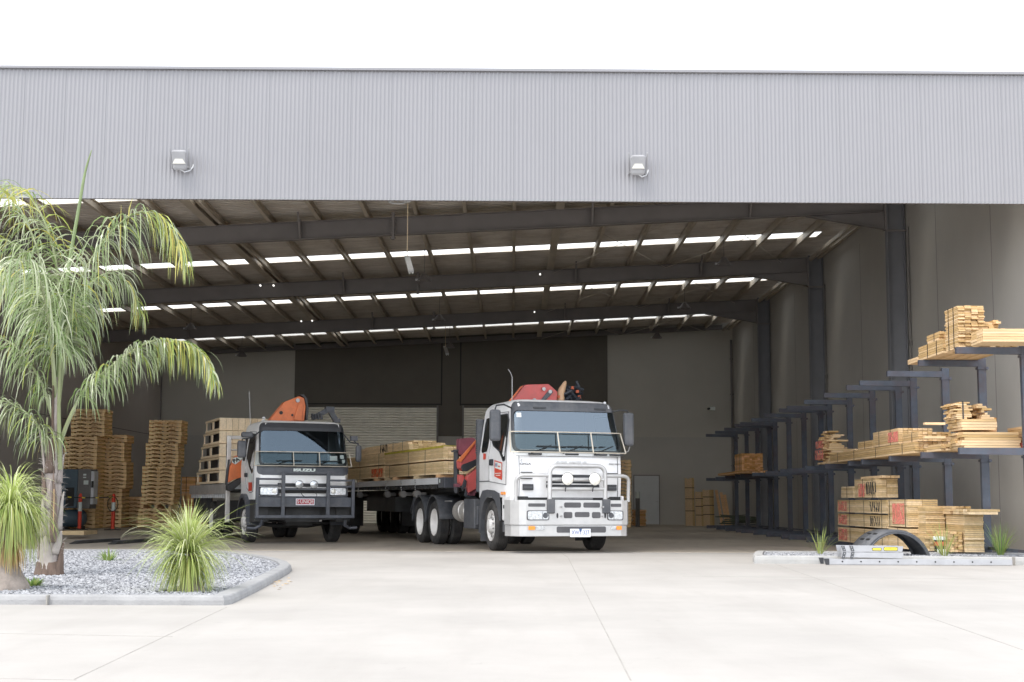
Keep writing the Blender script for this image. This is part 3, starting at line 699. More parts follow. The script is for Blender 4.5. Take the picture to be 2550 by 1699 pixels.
# stone guard: clear sheet in a pale frame in front of the lower screen
gz0, gz1, gyo = 1.965, 2.37, .10
sgd = 1.16
g = MB(); g.grid(lambda s, z: cb.p(s, z, gyo - (z - 1.965) * .12), [-sgd + 2 * sgd * k / 16 for k in range(17)], [gz0, gz1]); gd = g.build('stone_guard', 'guard_glass', tb)
g = MB(); P = lambda s, z: cb.p(s, z, gyo - (z - 1.965) * .12 + .004)
for z in (gz0, gz1): g.tube([P(-sgd + 2 * sgd * k / 20, z) for k in range(21)], .011, 6)
for s in (-sgd, -.235, .475, sgd): g.tube([P(s, gz0), P(s, gz1)], .014 if abs(s) < 1 else .012, 6)
g.build('guard_frame', 'guard_frame', gd)
# visor slots, clearance lamps
for x in (-.55, .75):
    g = MB(); q = cb.p(x, 2.86, .015); g.box(q.x - .13, q.x + .13, q.y - .02, q.y + .02, 2.845, 2.87); g.build('marker_lamp', 'black_plastic', tb)
g = MB(); q = cb.p(.93, 2.98, 0); g.lathe([(0, .035), (.03, .03), (.045, .0)], (q.x, q.y + .05, 2.985), 'z', 10); g.build('roof_knob', 'cream_grey_paint', tb)
# bullbar
YF = -1.66
bb = MB()
zl, zh, zm = .33, 1.03, .545
prof = [(-1.27, -1.12), (-1.24, -1.40), (-1.13, YF + .04), (-1.0, YF), (1.0, YF), (1.13, YF + .04), (1.24, -1.40), (1.27, -1.12)]
pin = [(x * .955, y + .09) for x, y in prof]
def plate(z0, z1, k=0):
    g = bb; n = len(prof); o0 = [g.b.verts.new((x, y, z0)) for x, y in prof]; o1 = [g.b.verts.new((x, y, z1)) for x, y in prof]
    i0 = [g.b.verts.new((x, y, z0)) for x, y in pin]; i1 = [g.b.verts.new((x, y, z1)) for x, y in pin]
    for a in range(n - 1):
        g._f([o0[a], o0[a + 1], o1[a + 1], o1[a]]); g._f([i0[a + 1], i0[a], i1[a], i1[a + 1]]); g._f([o1[a], o1[a + 1], i1[a + 1], i1[a]]); g._f([o0[a + 1], o0[a], i0[a], i0[a + 1]])
    for a in (0, n - 1): g._f([o0[a], o1[a], i1[a], i0[a]])
plate(zm + .004, zh); 
prof0 = prof; prof = [(x * .985, y + .015) for x, y in prof0]; pin = [(x * .955, y + .09) for x, y in prof]
plate(zl, zm)
bar = bb.build('bullbar', 'alloy', tb, bevel=.008)
g = MB(); HZ = 1.70
def hoop(x0, x1, z1, r, rr, y=YF + .05, z0=1.0):
    pts = [(x0, y, z0)]
    for k in range(7): a = math.pi - k * math.pi / 12; pts.append((x0 + rr + rr * math.cos(a), y, z1 - rr + rr * math.sin(a)))
    for k in range(7): a = math.pi / 2 - k * math.pi / 12; pts.append((x1 - rr + rr * math.cos(a), y, z1 - rr + rr * math.sin(a)))
    pts.append((x1, y, z0)); g.tube(pts, r, 12)
hoop(-.50, .66, HZ, .045, .15)
g.tube([(-.5, YF + .05, 1.25), (.66, YF + .05, 1.25)], .035, 10); g.tube([(-.5, YF + .05, 1.43), (.66, YF + .05, 1.43)], .03, 10)
for s, xi in ((-1, -.5), (1, .66)):
    xo = -1.16 if s < 0 else 1.2; pts = [(xo, YF + .16, 1.0)]
    for k in range(7): a = k * math.pi / 12; pts.append((xo - s * .14 + s * .14 * math.cos(a), YF + .14 - .01 * k, 1.40 + .11 * math.sin(a)))
    pts.append((xi, YF + .05, 1.51)); g.tube(pts, .036, 10)
g.build('hoop', 'alloy', bar, smooth=True)
for x in (-.5, .66): g = MB(); g.box(x - .08, x + .08, YF - .05, YF + .04, .77, 1.05); g.build('clamp', 'dark_grey_plastic', bar, bevel=.02)
def slot(x0, x1, z0, z1, r=.03, d=.01): g = MB(); g.prism_y(rrect(x0, x1, z0, z1, min(r, (z1 - z0) * .45)), YF - .004, YF + d); g.build('opening', 'interior_grey', bar)  # raised dark patches, the shade of recessed openings put into their colour
slot(-.22, .13, .885, .985); slot(.18, .53, .885, .985); slot(-.23, -.05, .68, .80); slot(.0, .31, .70, .80); slot(.36, .54, .68, .80); slot(-.38, -.34, .68, .78); slot(.62, .66, .68, .78)
slot(-.96, -.61, .9, .965, .02, .02); slot(.76, .98, .9, .965, .02, .02)
g = MB(); g.prism_y(rrect(-.37, .66, .40, .52, .03), YF - .002 + .012, YF + .03); g.build('lower_opening', 'interior_grey', bar)
g = MB()
for x in (-.28, .58):
    for z in (.9, .72): g.cyl((x, YF - .01, z), (x, YF - .06, z), .018, 8)
g.build('tow_pin', 'bare_metal', bar)
for s, x0, x1 in ((-1, -.95, -.5), (1, .8, 1.02)):
    if s < 0: x0, x1 = -.97, -.55
    else: x0, x1 = .70, 1.0
    g = MB(); g.prism_y(rrect(x0 - .02, x1 + .02, .64, .83, .04), YF - .01, YF + .01); h = g.build('headlight', 'interior_grey', bar)
    g = MB(); g.prism_y(rrect(x0, x1, .655, .815, .03), YF - .016, YF - .006); g.build('headlight_lens', 'lamp_glass', h)
    g = MB(); xm = x1 - .12 if s < 0 else x0 + .12; g.box(xm - .004, xm + .004, YF - .02, YF - .014, .66, .81); g.lathe([(0, .055), (-.008, .05), (-.008, 0)], (x1 - .06 if s < 0 else x0 + .06, YF - .017, .735), 'y', 12); g.build('bulb', 'dark_grey_plastic', h)
    g = MB(); a = (-.95, -.82) if s < 0 else (.88, .99); g.prism_y(rrect(a[0], a[1], .455, .53, .015), YF - .004, YF + .03); g.build('indicator', 'amber', bar)
    g = MB(); a = (-.81, -.62) if s < 0 else (.76, .87); g.prism_y(rrect(a[0], a[1], .455, .53, .02), YF - .004, YF + .03); g.build('marker_lamp', 'lamp_glass', bar)
for x in (-.19, .38):
    g = MB(); g.lathe([(.0, .02), (-.04, .08), (-.1, .122), (-.12, .127)], (x, YF, 1.44), 'y', 20); h = g.build('spotlight', 'dark_grey_plastic', tb, smooth=True)
    g = MB(); g.lathe([(-.118, .12), (-.135, .09), (-.14, .05), (-.142, .001)], (x, YF, 1.44), 'y', 20); g.build('spotlight_glass', 'lamp_warm', h, smooth=True)
    g = MB(); g.cyl((x, YF + .02, 1.2), (x, YF - .04, 1.33), .01, 5); g.build('wire', 'black_plastic', h)
g = MB(); g.box(-.10, .33, YF - .012, YF - .002, .315, .475); pl = g.build('number_plate', 'plate_white', tb, bevel=.006)
text('plate_lettering', 'XWY·327', .115, 'ink_blue', pl, face_front(.115, YF - .014, .40), width=.37)
g = MB(); g.prism_y([(.08, .475), (.15, .475), (.115, .42)], YF - .018, YF - .013); g.build('plate_triangle', 'sign_blue', pl)
# cab sides: doors, glass, handle, signs (both sides; s=-1 is the side seen)
for s in (-1, 1):
    def sp(y, z, off=.004): return Vector((s * (wB(z) + off), y, z))
    def spatch(poly, off, m, name, parent, dens=.1):
        g = MB(); v = [g.b.verts.new(sp(y, z, off)) for y, z in densify(poly, dens)]; f = g._f(v)
        bmesh.ops.triangulate(g.b, faces=[f]); return g.build(name, m, parent)
    door = [(-1.02, 1.33), (-1.05, 1.95), (-.84, 2.78), (.08, 2.80), (.10, 1.45), (.06, 1.40)]
    dr = spatch(door, .006, 'white_paint', 'door', tb)
    g = MB(); dd = densify(door, .2)
    for p, q in zip(dd, dd[1:] + dd[:1]): g.bar(sp(*p, .004), sp(*q, .004), .012)
    g.build('door_seam', 'dark_grey_plastic', dr)
    wy = [(-.98, 1.98), (-.93, 2.62), (-.78, 2.74), (.0, 2.74), (.02, 2.25), (-.14, 2.13), (-.6, 2.0), (-.86, 1.80), (-.96, 1.82)]
    spatch(wy, .010, 'side_glass', 'window', dr)
    g = MB(); dd = densify(wy, .2)
    for p, q in zip(dd, dd[1:] + dd[:1]): g.bar(sp(*p, .010), sp(*q, .010), .02)
    g.build('window_seal', 'black_plastic', dr)
    spatch([(.24, 2.10), (.2, 2.6), (.27, 2.72), (.6, 2.72), (.66, 2.6), (.66, 2.05), (.6, 2.0), (.28, 2.02)], .008, 'side_glass', 'rear_window', tb)
    g = MB(); g.cbox((s * 1.225, -.1, 1.79), (.05, .2, .13)); g.build('handle', 'black_plastic', dr, bevel=.02)
    spatch([(-.78, 1.42), (-.78, 1.77), (-.28, 1.83), (-.28, 1.50)][::1], .009, 'sign_red', 'door_sign', dr)
    spatch([(-.75, 1.62), (-.75, 1.75), (-.33, 1.80), (-.33, 1.67)], .012, 'sign_white', 'sign_panel', dr)
    fc = (face_left if s < 0 else face_right)
    text('sign_lettering', 'NV', .12, 'ink_blue', dr, fc(s * 1.22, -.42, 1.725), ext=.001)
    text('sign_lettering', 'Timber', .06, 'sign_red', dr, fc(s * 1.22, -.6, 1.70), ext=.001)
    g = MB(); 
    for z, a, b in ((1.56, -.72, -.34), (1.52, -.68, -.4)): g.box(min(s * 1.2195, s * 1.2155), max(s * 1.2195, s * 1.2155), a, b, z - .008, z + .006)
    g.build('sign_line', 'sign_white', dr)
    spatch([(.32, 1.86), (.32, 1.98), (.5, 1.99), (.5, 1.86)], .009, 'sign_red', 'small_sign', tb)
    g = MB(); g.box(min(s * 1.2, s * 1.222), max(s * 1.2, s * 1.222), -1.0, -.72, 1.13, 1.19); g.build('side_indicator', 'amber', tb, bevel=.01)
    g = MB(); g.box(min(s * 1.19, s * 1.212), max(s * 1.19, s * 1.212), .12, .78, 1.40, 1.42); g.build('seam', 'black_plastic', tb)
    # wheel arch and skirt
    g = MB(); n = 12
    out = [(-.72 * math.cos(math.pi * k / n), .5 + .72 * math.sin(math.pi * k / n)) for k in range(n + 1)]
    poly = [(-.74, .62), (-.72, .95), (-.62, 1.16), (-.3, 1.22), (.2, 1.24), (.52, 1.22), (.68, 1.1), (.74, .9), (.78, .35)]
    inner = [(.66, .35), (.62, .62), (.55, .82), (.42, .98), (.2, 1.08), (-.1, 1.09), (-.32, 1.02), (-.5, .86), (-.62, .62)]
    a = [g.b.verts.new((s * 1.215, y, z)) for y, z in poly]; b = [g.b.verts.new((s * 1.215, y, z)) for y, z in inner[::-1]]
    a2 = [g.b.verts.new((s * .85, y, z)) for y, z in inner[::-1]]
    for k in range(8): g._f([a[k], a[k + 1], b[k + 1], b[k]]); g._f([b[k], b[k + 1], a2[k + 1], a2[k]])
    g.build('wheel_arch', 'dark_grey_plastic', tb)
    g = MB(); g.box(min(s * .85, s * 1.2), max(s * .85, s * 1.2), -1.30, -.74, .62, 1.12); st = g.build('corner_step', 'white_paint', tb, bevel=.03)
    g = MB(); g.box(min(s * 1.19, s * 1.21), max(s * 1.19, s * 1.21), -1.25, -.85, .86, .93); g.box(min(s * 1.0, s * 1.18), max(s * 1.0, s * 1.18), -1.2, -.74, .40, .60); g.build('step', 'dark_grey_plastic', st)
    g = MB(); g.box(min(s * .9, s * 1.2), max(s * .9, s * 1.2), .66, .70, .18, .75); g.build('mudflap', 'dark_grey_plastic', tb)
# mirrors
mirror(tb, -1.47, -1.12, 2.18, 2.80, .22, [(-1.47, -1.12, 2.8), (-1.45, -1.14, 2.88), (-1.3, -1.16, 2.90), (-1.1, -1.05, 2.84)])
h = mirror(tb, 1.37, -1.12, 2.12, 2.80, .22, [(1.37, -1.12, 2.8), (1.34, -1.14, 2.84), (1.2, -1.12, 2.85), (1.05, -1.05, 2.82)])
g = MB(); g.tube([(1.4, -1.1, 2.12), (1.38, -1.1, 2.02), (1.22, -1.1, 1.98)], .014, 6); g.build('lower_arm', 'bare_metal', h)
g = MB(); p = cb.p(-.9, 2.9, 0); g.tube([(-.93, -.55, 3.0), (-.93, -.55, 3.5), (-.97, -.55, 3.6), (-1.02, -.55, 3.66)], .008, 5); g.build('antenna', 'bare_metal', tb)
# air filter stack / exhaust behind the cab
g = MB()
for k in range(16): g.cyl((-1.13, .93, 2.0 + k * .045), (-1.13, .93, 2.035 + k * .045), .115, 12)
g.cyl((-1.13, .93, 1.2), (-1.13, .93, 2.72), .10, 12); g.build('intake_stack', 'dark_grey_plastic', tb)
# chassis, tanks, fifth wheel
g = MB()
for s in (-.42, .42): g.box(s - .04, s + .04, -1.3, 6.1, .72, .98)
for y in (.6, 1.8, 3.2, 4.6, 5.9): g.box(-.38, .38, y, y + .12, .74, .94)
g.box(-.5, .5, -1.1, .4, .5, 1.05); g.tube([(-1, 0, .5), (1, 0, .5)], .06, 8); g.tube([(-1, 4.42, .5), (1, 4.42, .5)], .09, 8); g.tube([(-1, 5.72, .5), (1, 5.72, .5)], .09, 8)
g.cyl((0, 4.42, .5), (0, 5.72, .5), .16, 12); g.box(-.45, .45, 4.7, 5.7, 1.02, 1.2); g.build('chassis', 'chassis_black', tb)
g = MB(); g.lathe([(2.05, .0), (2.06, .2), (2.1, .235), (2.45, .24), (2.46, .25), (2.5, .25), (2.51, .24), (2.95, .24), (3.0, .2), (3.01, 0)], (-.93, .0, .78), 'y', 24); g.build('air_tank', 'alloy_tank', tb, smooth=True)
g = MB(); g.box(-1.2, -.7, 1.15, 1.95, .42, 1.05); g.box(-1.18, -.8, 1.0, 1.14, .5, .9); g.build('battery_box', 'dark_grey_plastic', tb, bevel=.02)
g = MB(); g.box(.5, 1.2, 1.1, 2.6, .4, .95); g.build('fuel_tank', 'alloy_tank', tb, bevel=.08)
g = MB(); g.tube([(-1.15, 3.1, 1.0), (-1.15, 3.6, 1.0)], .02, 6); g.build('rail', 'bare_metal', tb)
# rear guards
for s in (-1, 1):
    for yc in (4.42, 5.72):
        g = MB(); n = 14; a0, a1 = R(-4), R(184) if yc > 5 else R(176)
        rows = []
        for k in range(n + 1):
            a = a0 + (a1 - a0) * k / n; y = yc + .63 * math.cos(a); z = .55 + .60 * math.sin(a)
            rows.append((y, z))
        a = [g.b.verts.new((s * .62, y, z)) for y, z in rows]; b = [g.b.verts.new((s * 1.23, y, z)) for y, z in rows]; c = [g.b.verts.new((s * 1.235, yc + (y - yc) * .93, .55 + (z - .55) * .93)) for y, z in rows]
        for k in range(n): g._f([a[k], a[k + 1], b[k + 1], b[k]]); g._f([b[k], b[k + 1], c[k + 1], c[k]])
        o = g.build('mudguard', 'dark_grey_plastic', tb, smooth=True); md = o.modifiers.new('thick', 'SOLIDIFY'); md.thickness = .02
us = []; pf = make_wheel(.50, .29, 'rim_white'); put_wheel(pf, us, tb, -1.2, 0, .51, True, R(-3)); put_wheel(pf, us, tb, 1.2, 0, .51, False, R(-3))
us = []; pd = make_wheel(.50, .27, 'hub_white', dual=1)
for y in (4.42, 5.72):
    for x, lf in ((-1.2, True), (-.88, True), (1.2, False), (.88, False)): put_wheel(pd, us, tb, x, y, .51, lf)
# crane folded behind the cab
yc_ = 1.55
def pl_(pts, yl, th, m, name, parent, crop=cB, bevel=.01, T=None): return patch(T or TB, pts, yl, th, m, name, parent, bevel, crop)
cr = MB().box(-.35, .35, 1.2, 1.75, .98, 1.9).build('crane', 'maroon_cover', tb, bevel=.03)
pl_([(425, 285), (540, 140), (560, 133), (735, 128), (805, 190), (800, 300), (425, 300)], 1.75, .3, 'crane_red', 'upper_boom', cr)
pl_([(690, 268), (770, 170), (795, 168), (803, 190), (780, 215), (735, 262)], 1.44, .04, 'bar_steel', 'linkage', cr)
for q in ((732, 160, 15), (783, 182, 14), (656, 250, 13)):
    x, z = TB.fr(*cB(q[0], q[1]), 1.4); g = MB(); g.cyl((x, 1.42, z), (x, 1.38, z), .04, 12); g.build('pin', 'bare_metal', cr)
pl_([(430, 276), (545, 141), (560, 134), (444, 280)], 1.44, .03, 'crane_orange', 'boom_stripe', cr)
g = MB(); pts = []
for q in ((868, 290), (870, 230), (866, 210), (882, 160), (905, 110), (912, 98)):
    x, z = TB.fr(*cB(*q), 1.6); pts.append((x, 1.6, z))
g.tube(pts, [.085, .085, .085, .075, .04, .02], 10); g.build('jib_hose', 'hose_tan', cr, smooth=True)
g = MB(); rr_ = random.Random(5)
for k in range(26):
    a = rr_.uniform(0, math.pi * 2); q = (955 + rr_.uniform(-55, 55), 215 + rr_.uniform(-60, 55)); x, z = TB.fr(*cB(*q), 1.7)
    L = .16; d = Vector((math.cos(a), rr_.uniform(-.3, .3), math.sin(a))) * L; c0 = Vector((x, 1.7 + rr_.uniform(-.12, .12), z)); g.tube([c0 - d, c0 + Vector((0, -.08, .03)), c0 + d], .035, 6)
x, z = TB.fr(*cB(955, 215), 1.75); g.cbox((x, 1.8, z), (.3, .2, .34)); g.build('hose_bundle', 'hose_black', cr, smooth=True)
g = MB()
for q in ((965, 150), (1005, 180), (1020, 225), (850, 222)):
    x, z = TB.fr(*cB(*q), 1.55); g.cbox((x, 1.55, z), (.06, .05, .06))
g.build('hose_coupling', 'rusty_red', cr)
YC2 = 2.35
cT2 = lambda x, y: cT(x, y)
pl_([(1255, 705), (1440, 500), (1475, 490), (1475, 640), (1300, 800), (1260, 770)], YC2, .28, 'crane_red', 'main_boom', cr, cT2)
pl_([(1325, 850), (1500, 700), (1520, 900), (1340, 1000)], YC2 - .1, .26, 'crane_red', 'second_boom', cr, cT2)
pl_([(1255, 705), (1440, 500), (1452, 510), (1300, 712)], YC2 - .30, .03, 'crane_orange', 'boom_stripe', cr, cT2)
pl_([(1295, 760), (1310, 735), (1350, 722), (1450, 680), (1475, 700), (1460, 730), (1350, 800), (1310, 800)], YC2 - .32, .06, 'black_plastic', 'linkage', cr, cT2)
pl_([(1255, 500), (1375, 487), (1410, 500), (1390, 560), (1290, 665), (1255, 640)], YC2 + .25, .22, 'maroon_cover', 'cover', cr, cT2)
pl_([(1262, 830), (1300, 835), (1320, 930), (1290, 935), (1262, 905)], YC2, .2, 'crane_red', 'base_arm', cr, cT2)
pl_([(1325, 870), (1350, 890), (1345, 930), (1310, 985), (1300, 950)], YC2 - .37, .05, 'black_plastic', 'elbow', cr, cT2)
for q0, q1, r in (((1262, 610), (1258, 1000), .05), ((1245, 620), (1245, 980), .035)):
    x, z = TB.fr(*cT(*q0), 2.5); x1, z1 = TB.fr(*cT(*q1), 2.5); g = MB(); g.cyl((x, 2.5, z), (x1, 2.5, z1), r, 10); g.cyl((x, 2.5, z), (x, 2.5, z + .03), .09, 10); g.build('stabiliser_mast', 'black_plastic', cr)
g = MB()
for q in ((1410, 985), (1440, 960), (1400, 1010), (1380, 1005), (1260, 930)):
    x, z = TB.fr(*cT(*q), 2.1); g.cbox((x, 2.1, z), (.12, .1, .07))
g.build('valve_block', 'maroon_cover', cr)
g = MB()
for k in range(6):
    x, z = TB.fr(*cT(1350 + 12 * k, 1000 + 8 * (k % 2)), 2.15); g.tube([(x, 2.15, z + .15), (x - .05, 2.1, z - .06), (x + .1, 2.15, z - .1)], .02, 5)
g.build('crane_hose', 'hose_black', cr)

# ------------------------------------------------------------------ trailer behind it
tt = thing('flatbed_trailer', 'flatbed trailer with pale side rail coupled behind the white tractor truck', 'trailer', (.70, 29.53, 0), YB)
y0, y1 = 3.35, 19.0
g = MB(); g.box(-1.22, 1.22, y0 + .02, y1, 1.47, 1.53); g.build('deck', 'chassis_black', tt)
for s in (-1, 1):
    g = MB(); g.box(min(s * 1.22, s * 1.25), max(s * 1.22, s * 1.25), y0 + .55, y1, 1.385, 1.535); r = g.build('side_rail', 'cream_grey_paint', tt, bevel=.006)
    g = MB()
    y = y0 + .7
    while y < y1: g.box(min(s * 1.215, s * 1.235), max(s * 1.215, s * 1.235), y, y + .32, 1.29, 1.37); y += .4
    g.build('tie_rail', 'chassis_black', r)
g = MB(); g.box(-1.25, 1.25, y0, y0 + .54, 1.30, 1.54); h = g.build('headboard_base', 'bar_steel', tt, bevel=.01)
g = MB(); g.box(-1.256, -1.25, y0 + .35, y0 + .40, 1.42, 1.5); g.build('reflector', 'sign_white', h)
g = MB()
for s in (-.45, .45): g.box(s - .07, s + .07, y0 + .5, y1 - .2, 1.0, 1.3)
for k in range(28): g.box(-1.2, 1.2, y0 + .8 + k * .52, y0 + .86 + k * .52, 1.37, 1.47)
g.box(-.9, .9, y0 + .3, y0 + 1.9, 1.22, 1.30); g.box(-1.15, 1.15, 8.4, 11.8, .72, 1.1); g.build('chassis', 'chassis_black', tt)
for y in (5.9, 7.3, 9.0, 12.4):
    g = MB(); g.cyl((-1.22, y - .06, 1.17), (-1.22, y + .14, 1.17), .085, 12); g.cyl((-1.24, y, 1.17), (-1.0, y, 1.17), .05, 8); w_ = g.build('load_winch', 'compressor_grey', tt)
    g = MB()
    for dz in range(5): g.cbox((-1.27, y + .03 * math.sin(dz * 2), 1.28 + .055 * dz), (.02, .05, .035))
    g.build('chain', 'bare_metal', w_)
us = []; pt_ = make_wheel(.5, .27, 'rim_white', dual=1)
for y in (15.4, 16.65, 17.9):
    for x, lf in ((-1.22, True), (-.9, True), (1.22, False), (.9, False)): put_wheel(pt_, us, tt, x, y, .51, lf)
for x in (-1.2, .6): g = MB(); g.box(x, x + .6, 14.75, 14.78, .25, 1.1); g.build('mudflap', 'chassis_black', tt)
g = MB(); g.tube([(-1.1, 6.45, 1.2), (-1.17, 6.5, .95), (-1.17, 6.65, .8), (-1.1, 6.9, .7)], .02, 6); g.build('grab_rail', 'bar_steel', tt)

# ------------------------------------------------------------------ grey-white crane truck (left)
YA = R(21.5); TA = Tr(-5.33, 34.56, YA)
ta = thing('crane_truck', 'white rigid truck with black steel bullbar and orange folded crane', 'truck', (-5.33, 34.56, 0), YA)
wA = lerp_fn([(.9, 1.1), (1.82, 1.12), (2.7, 1.02), (2.8, .98), (2.86, .9), (2.89, .8)])
fA = lerp_fn([(.9, -1.23), (1.4, -1.26), (1.82, -1.24), (2.7, -1.075), (2.81, -1.03), (2.86, -.9), (2.89, -.6)])
ca = Cab(wA, fA, .62, .16, .06)
zs = [1.02, 1.4, 1.82, 1.86, 2.05, 2.3, 2.5, 2.66, 2.74, 2.8, 2.84, 2.87, 2.89]
WS = 1.01; sE = ca.side_s(.62, 1.5)
ss = [-sE + (sE - WS) * k / 8 for k in range(8)] + [-WS + 2 * WS * k / 16 for k in range(17)] + [WS + (sE - WS) * k / 8 for k in range(1, 9)]
def cabpt2(s, z):
    p = ca.p(s, z); p.y = min(p.y, .62); return p
g = MB(); g.grid(cabpt2, ss, zs, skip=lambda s, z: abs(s) < WS and 1.86 < z < 2.66); roofcap(g, ca, cabpt2, 2.89, ss)
bk = [cabpt2(-sE, z) for z in zs] + [cabpt2(sE, z) for z in zs[::-1]]; g._f([g.b.verts.new(p) for p in bk])
g.build('cab_body', 'cab_white_lit', ta, smooth=True)
g = MB(); g.grid(lambda s, z: ca.p(s, z, -.012), [-WS + 2 * WS * k / 20 for k in range(21)], [1.84, 2.1, 2.4, 2.68]); g.build('windscreen', 'dark_screen_glass', ta, smooth=True)
o, i_ = rr_pair(-1.055, 1.055, 1.775, 2.82, .14, .05, .05, .08, .19, .09); ring(ca, o, i_, .006, 'black_plastic', 'windscreen_surround', ta)
g = MB(); rows = []
for k in range(11):
    z = 1.585 + .24 * k / 10; h = min(1, (z - 1.585) / .12); W_ = 1.10 - .14 * (1 - math.sqrt(max(0, 1 - (1 - h) ** 2))); rows.append([g.b.verts.new(ca.p(-W_ + 2 * W_ * q / 24, z, .009)) for q in range(25)])
for p, q in zip(rows, rows[1:]):
    for k in range(24): g._f([p[k], p[k + 1], q[k + 1], q[k]])
g.build('nose_panel', 'bar_steel', ta, smooth=True)
g = MB(); g.box(-.95, .95, -1.0, -.62, 1.6, 1.85); g.build('dashboard', 'interior_grey', ta, bevel=.04)
for x in (-.55, .55):
    g = MB(); g.box(x - .25, x + .25, -.3, .15, 1.45, 1.62); g.box(x - .25, x + .25, .12, .25, 1.62, 2.3); g.box(x - .14, x + .14, .13, .23, 2.31, 2.5); g.build('seat', 'seat_cloth', ta, bevel=.04)
g = MB(); mt = Matrix.Translation((-.55, -.58, 1.88)) @ Matrix.Rotation(R(35), 4, 'X')
g.tube([mt @ Vector((.22 * math.cos(a), .22 * math.sin(a), 0)) for a in [2 * math.pi * k / 24 for k in range(25)]], .016, 6, cap=False); g.build('steering_wheel', 'black_plastic', ta)
g = MB(); g.box(-.95, .95, .3, .32, 1.0, 2.7); g.build('rear_bulkhead', 'interior_grey', ta)
for s, z, a, b in ((.72, 1.99, .09, .06), (.93, 2.03, .05, .045), (.98, 1.92, .05, .045)):
    g = MB(); g.grid(lambda u, v: ca.p(u, v, -.004), [s - a, s + a], [z - b, z + b]); g.build('sticker', 'sticker_white', ta)
for i, x in enumerate((-.45, .5)):
    g = MB(); a = ca.p(x - .25, 1.81, .03); e = ca.p(x + .4, 1.93, .02); g.tube([a, ca.p(x, 1.9, .04), ca.p(x + .1, 1.93, .02)], .01, 5); g.bar(ca.p(x - .2, 1.92, .015), e, .02); g.build('wiper', 'black_plastic', ta)
for x in (-.4, .45):
    g = MB(); q = ca.p(x, 1.80, .02); g.box(q.x - .22, q.x + .22, q.y - .02, q.y + .03, 1.775, 1.81); g.build('wiper_arm_cover', 'black_plastic', ta, bevel=.01)
sgd = 1.10; PA = lambda s, z: ca.p(s, z, .10 - (z - 1.8) * .12)
g = MB(); g.grid(PA, [-sgd + 2 * sgd * k / 16 for k in range(17)], [1.80, 2.13]); gd = g.build('stone_guard', 'guard_glass', ta)
g = MB()
for z in (1.80, 2.13): g.tube([PA(-sgd + 2 * sgd * k / 20, z) for k in range(21)], .011, 6)
for s in (-sgd, -.26, .36, sgd): g.tube([PA(s, 1.8), PA(s, 2.13)], .012, 6)
g.build('guard_frame', 'guard_frame', gd)
text('lettering', 'ISUZU', .085, 'sign_white', ta, face_front(0, -1.285, 1.705), width=.52, bold=.005, ext=.004)
g = MB(); g.box(-.62, .62, -1.285, -1.255, 1.32, 1.40); gr = g.build('grille', 'black_plastic', ta, bevel=.01)
g = MB(); g.box(-.62, .62, -1.29, -1.255, 1.17, 1.26); g.build('grille_slot', 'chassis_black', gr, bevel=.01)
g = MB(); g.box(-1.06, 1.06, -1.30, -1.1, 1.06, 1.10); g.box(-1.06, 1.06, -1.30, -1.1, .87, 1.055); g.build('bumper', 'bar_steel', ta, bevel=.02)
for s in (-1, 1):
    x0, x1 = (-1.05, -.58) if s < 0 else (.60, 1.05)
    g = MB(); g.prism_y([(x0, 1.11), (x1, 1.11), (x1, 1.22), (x1 - .07 * (s < 0), 1.315), (x0 + .07 * (s > 0), 1.315), (x0, 1.22)] if s < 0 else [(x0, 1.11), (x1, 1.11), (x1, 1.315), (x0 + .06, 1.315), (x0, 1.23)], -1.295, -1.2); h = g.build('headlight', 'dark_grey_plastic', ta)
    g = MB(); g.prism_y(rrect(x0 + .025, x1 - .05, 1.135, 1.295, .03), -1.303, -1.294); g.build('headlight_lens', 'lamp_glass', h)
    g = MB(); q = x1 - .12 if s < 0 else x0 + .1; g.lathe([(0, .06), (-.01, .05), (-.012, 0)], (q, -1.303, 1.215), 'y', 12); g.build('bulb', 'lamp_warm', h)
    g = MB(); x = -.93 if s < 0 else .93; g.box(x - .09, x + .09, -1.31, -1.30, .945, 1.0); g.build('marker_lamp', 'sticker_white', ta)
g = MB(); g.box(-1.0, 1.0, -1.12, -1.0, .55, .86); g.build('dark_gap_panel', 'chassis_black', ta)  # black panel added to darken the gap under the bumper
# black bullbar
YG = -1.47; g = MB()
for x, z1 in ((-.53, 1.67), (.53, 1.67)): g.box(x - .04, x + .04, YG - .04, YG + .04, .60, z1)
for x in (-1.13, 1.13): g.box(x - .035, x + .035, YG - .04, YG + .04, .60, 1.52 if x < 0 else 1.50)
for z, a, b, t in ((1.645, -.53, .53, .05), (1.265, -.53, .53, .05), (1.49, -1.13, -.53, .045), (1.345, -1.13, -.53, .045), (1.47, .53, 1.13, .045), (1.33, .53, 1.13, .045)):
    g.box(a + .04, b - .04, YG - .025, YG + .025, z - t / 2, z + t / 2)
g.box(-1.17, 1.17, YG - .035, YG + .035, .63 - .035, .63 + .035)
bar = g.build('bullbar', 'bar_steel', ta, bevel=.008)
g = MB(); g.box(-1.09, 1.09, YG + .03, YG + .05, .855, 1.07); g.build('bullbar_plate', 'bar_steel', bar)
g = MB()
for s in (-1, 1): g.tube([(s * .98, YG + .1, .57), (s * 1.0, YG + .2, .42), (s * 1.12, YG + .25, .36), (s * 1.3, YG + .25, .37)], .035, 8)
g.build('step_rail', 'bar_steel', bar)
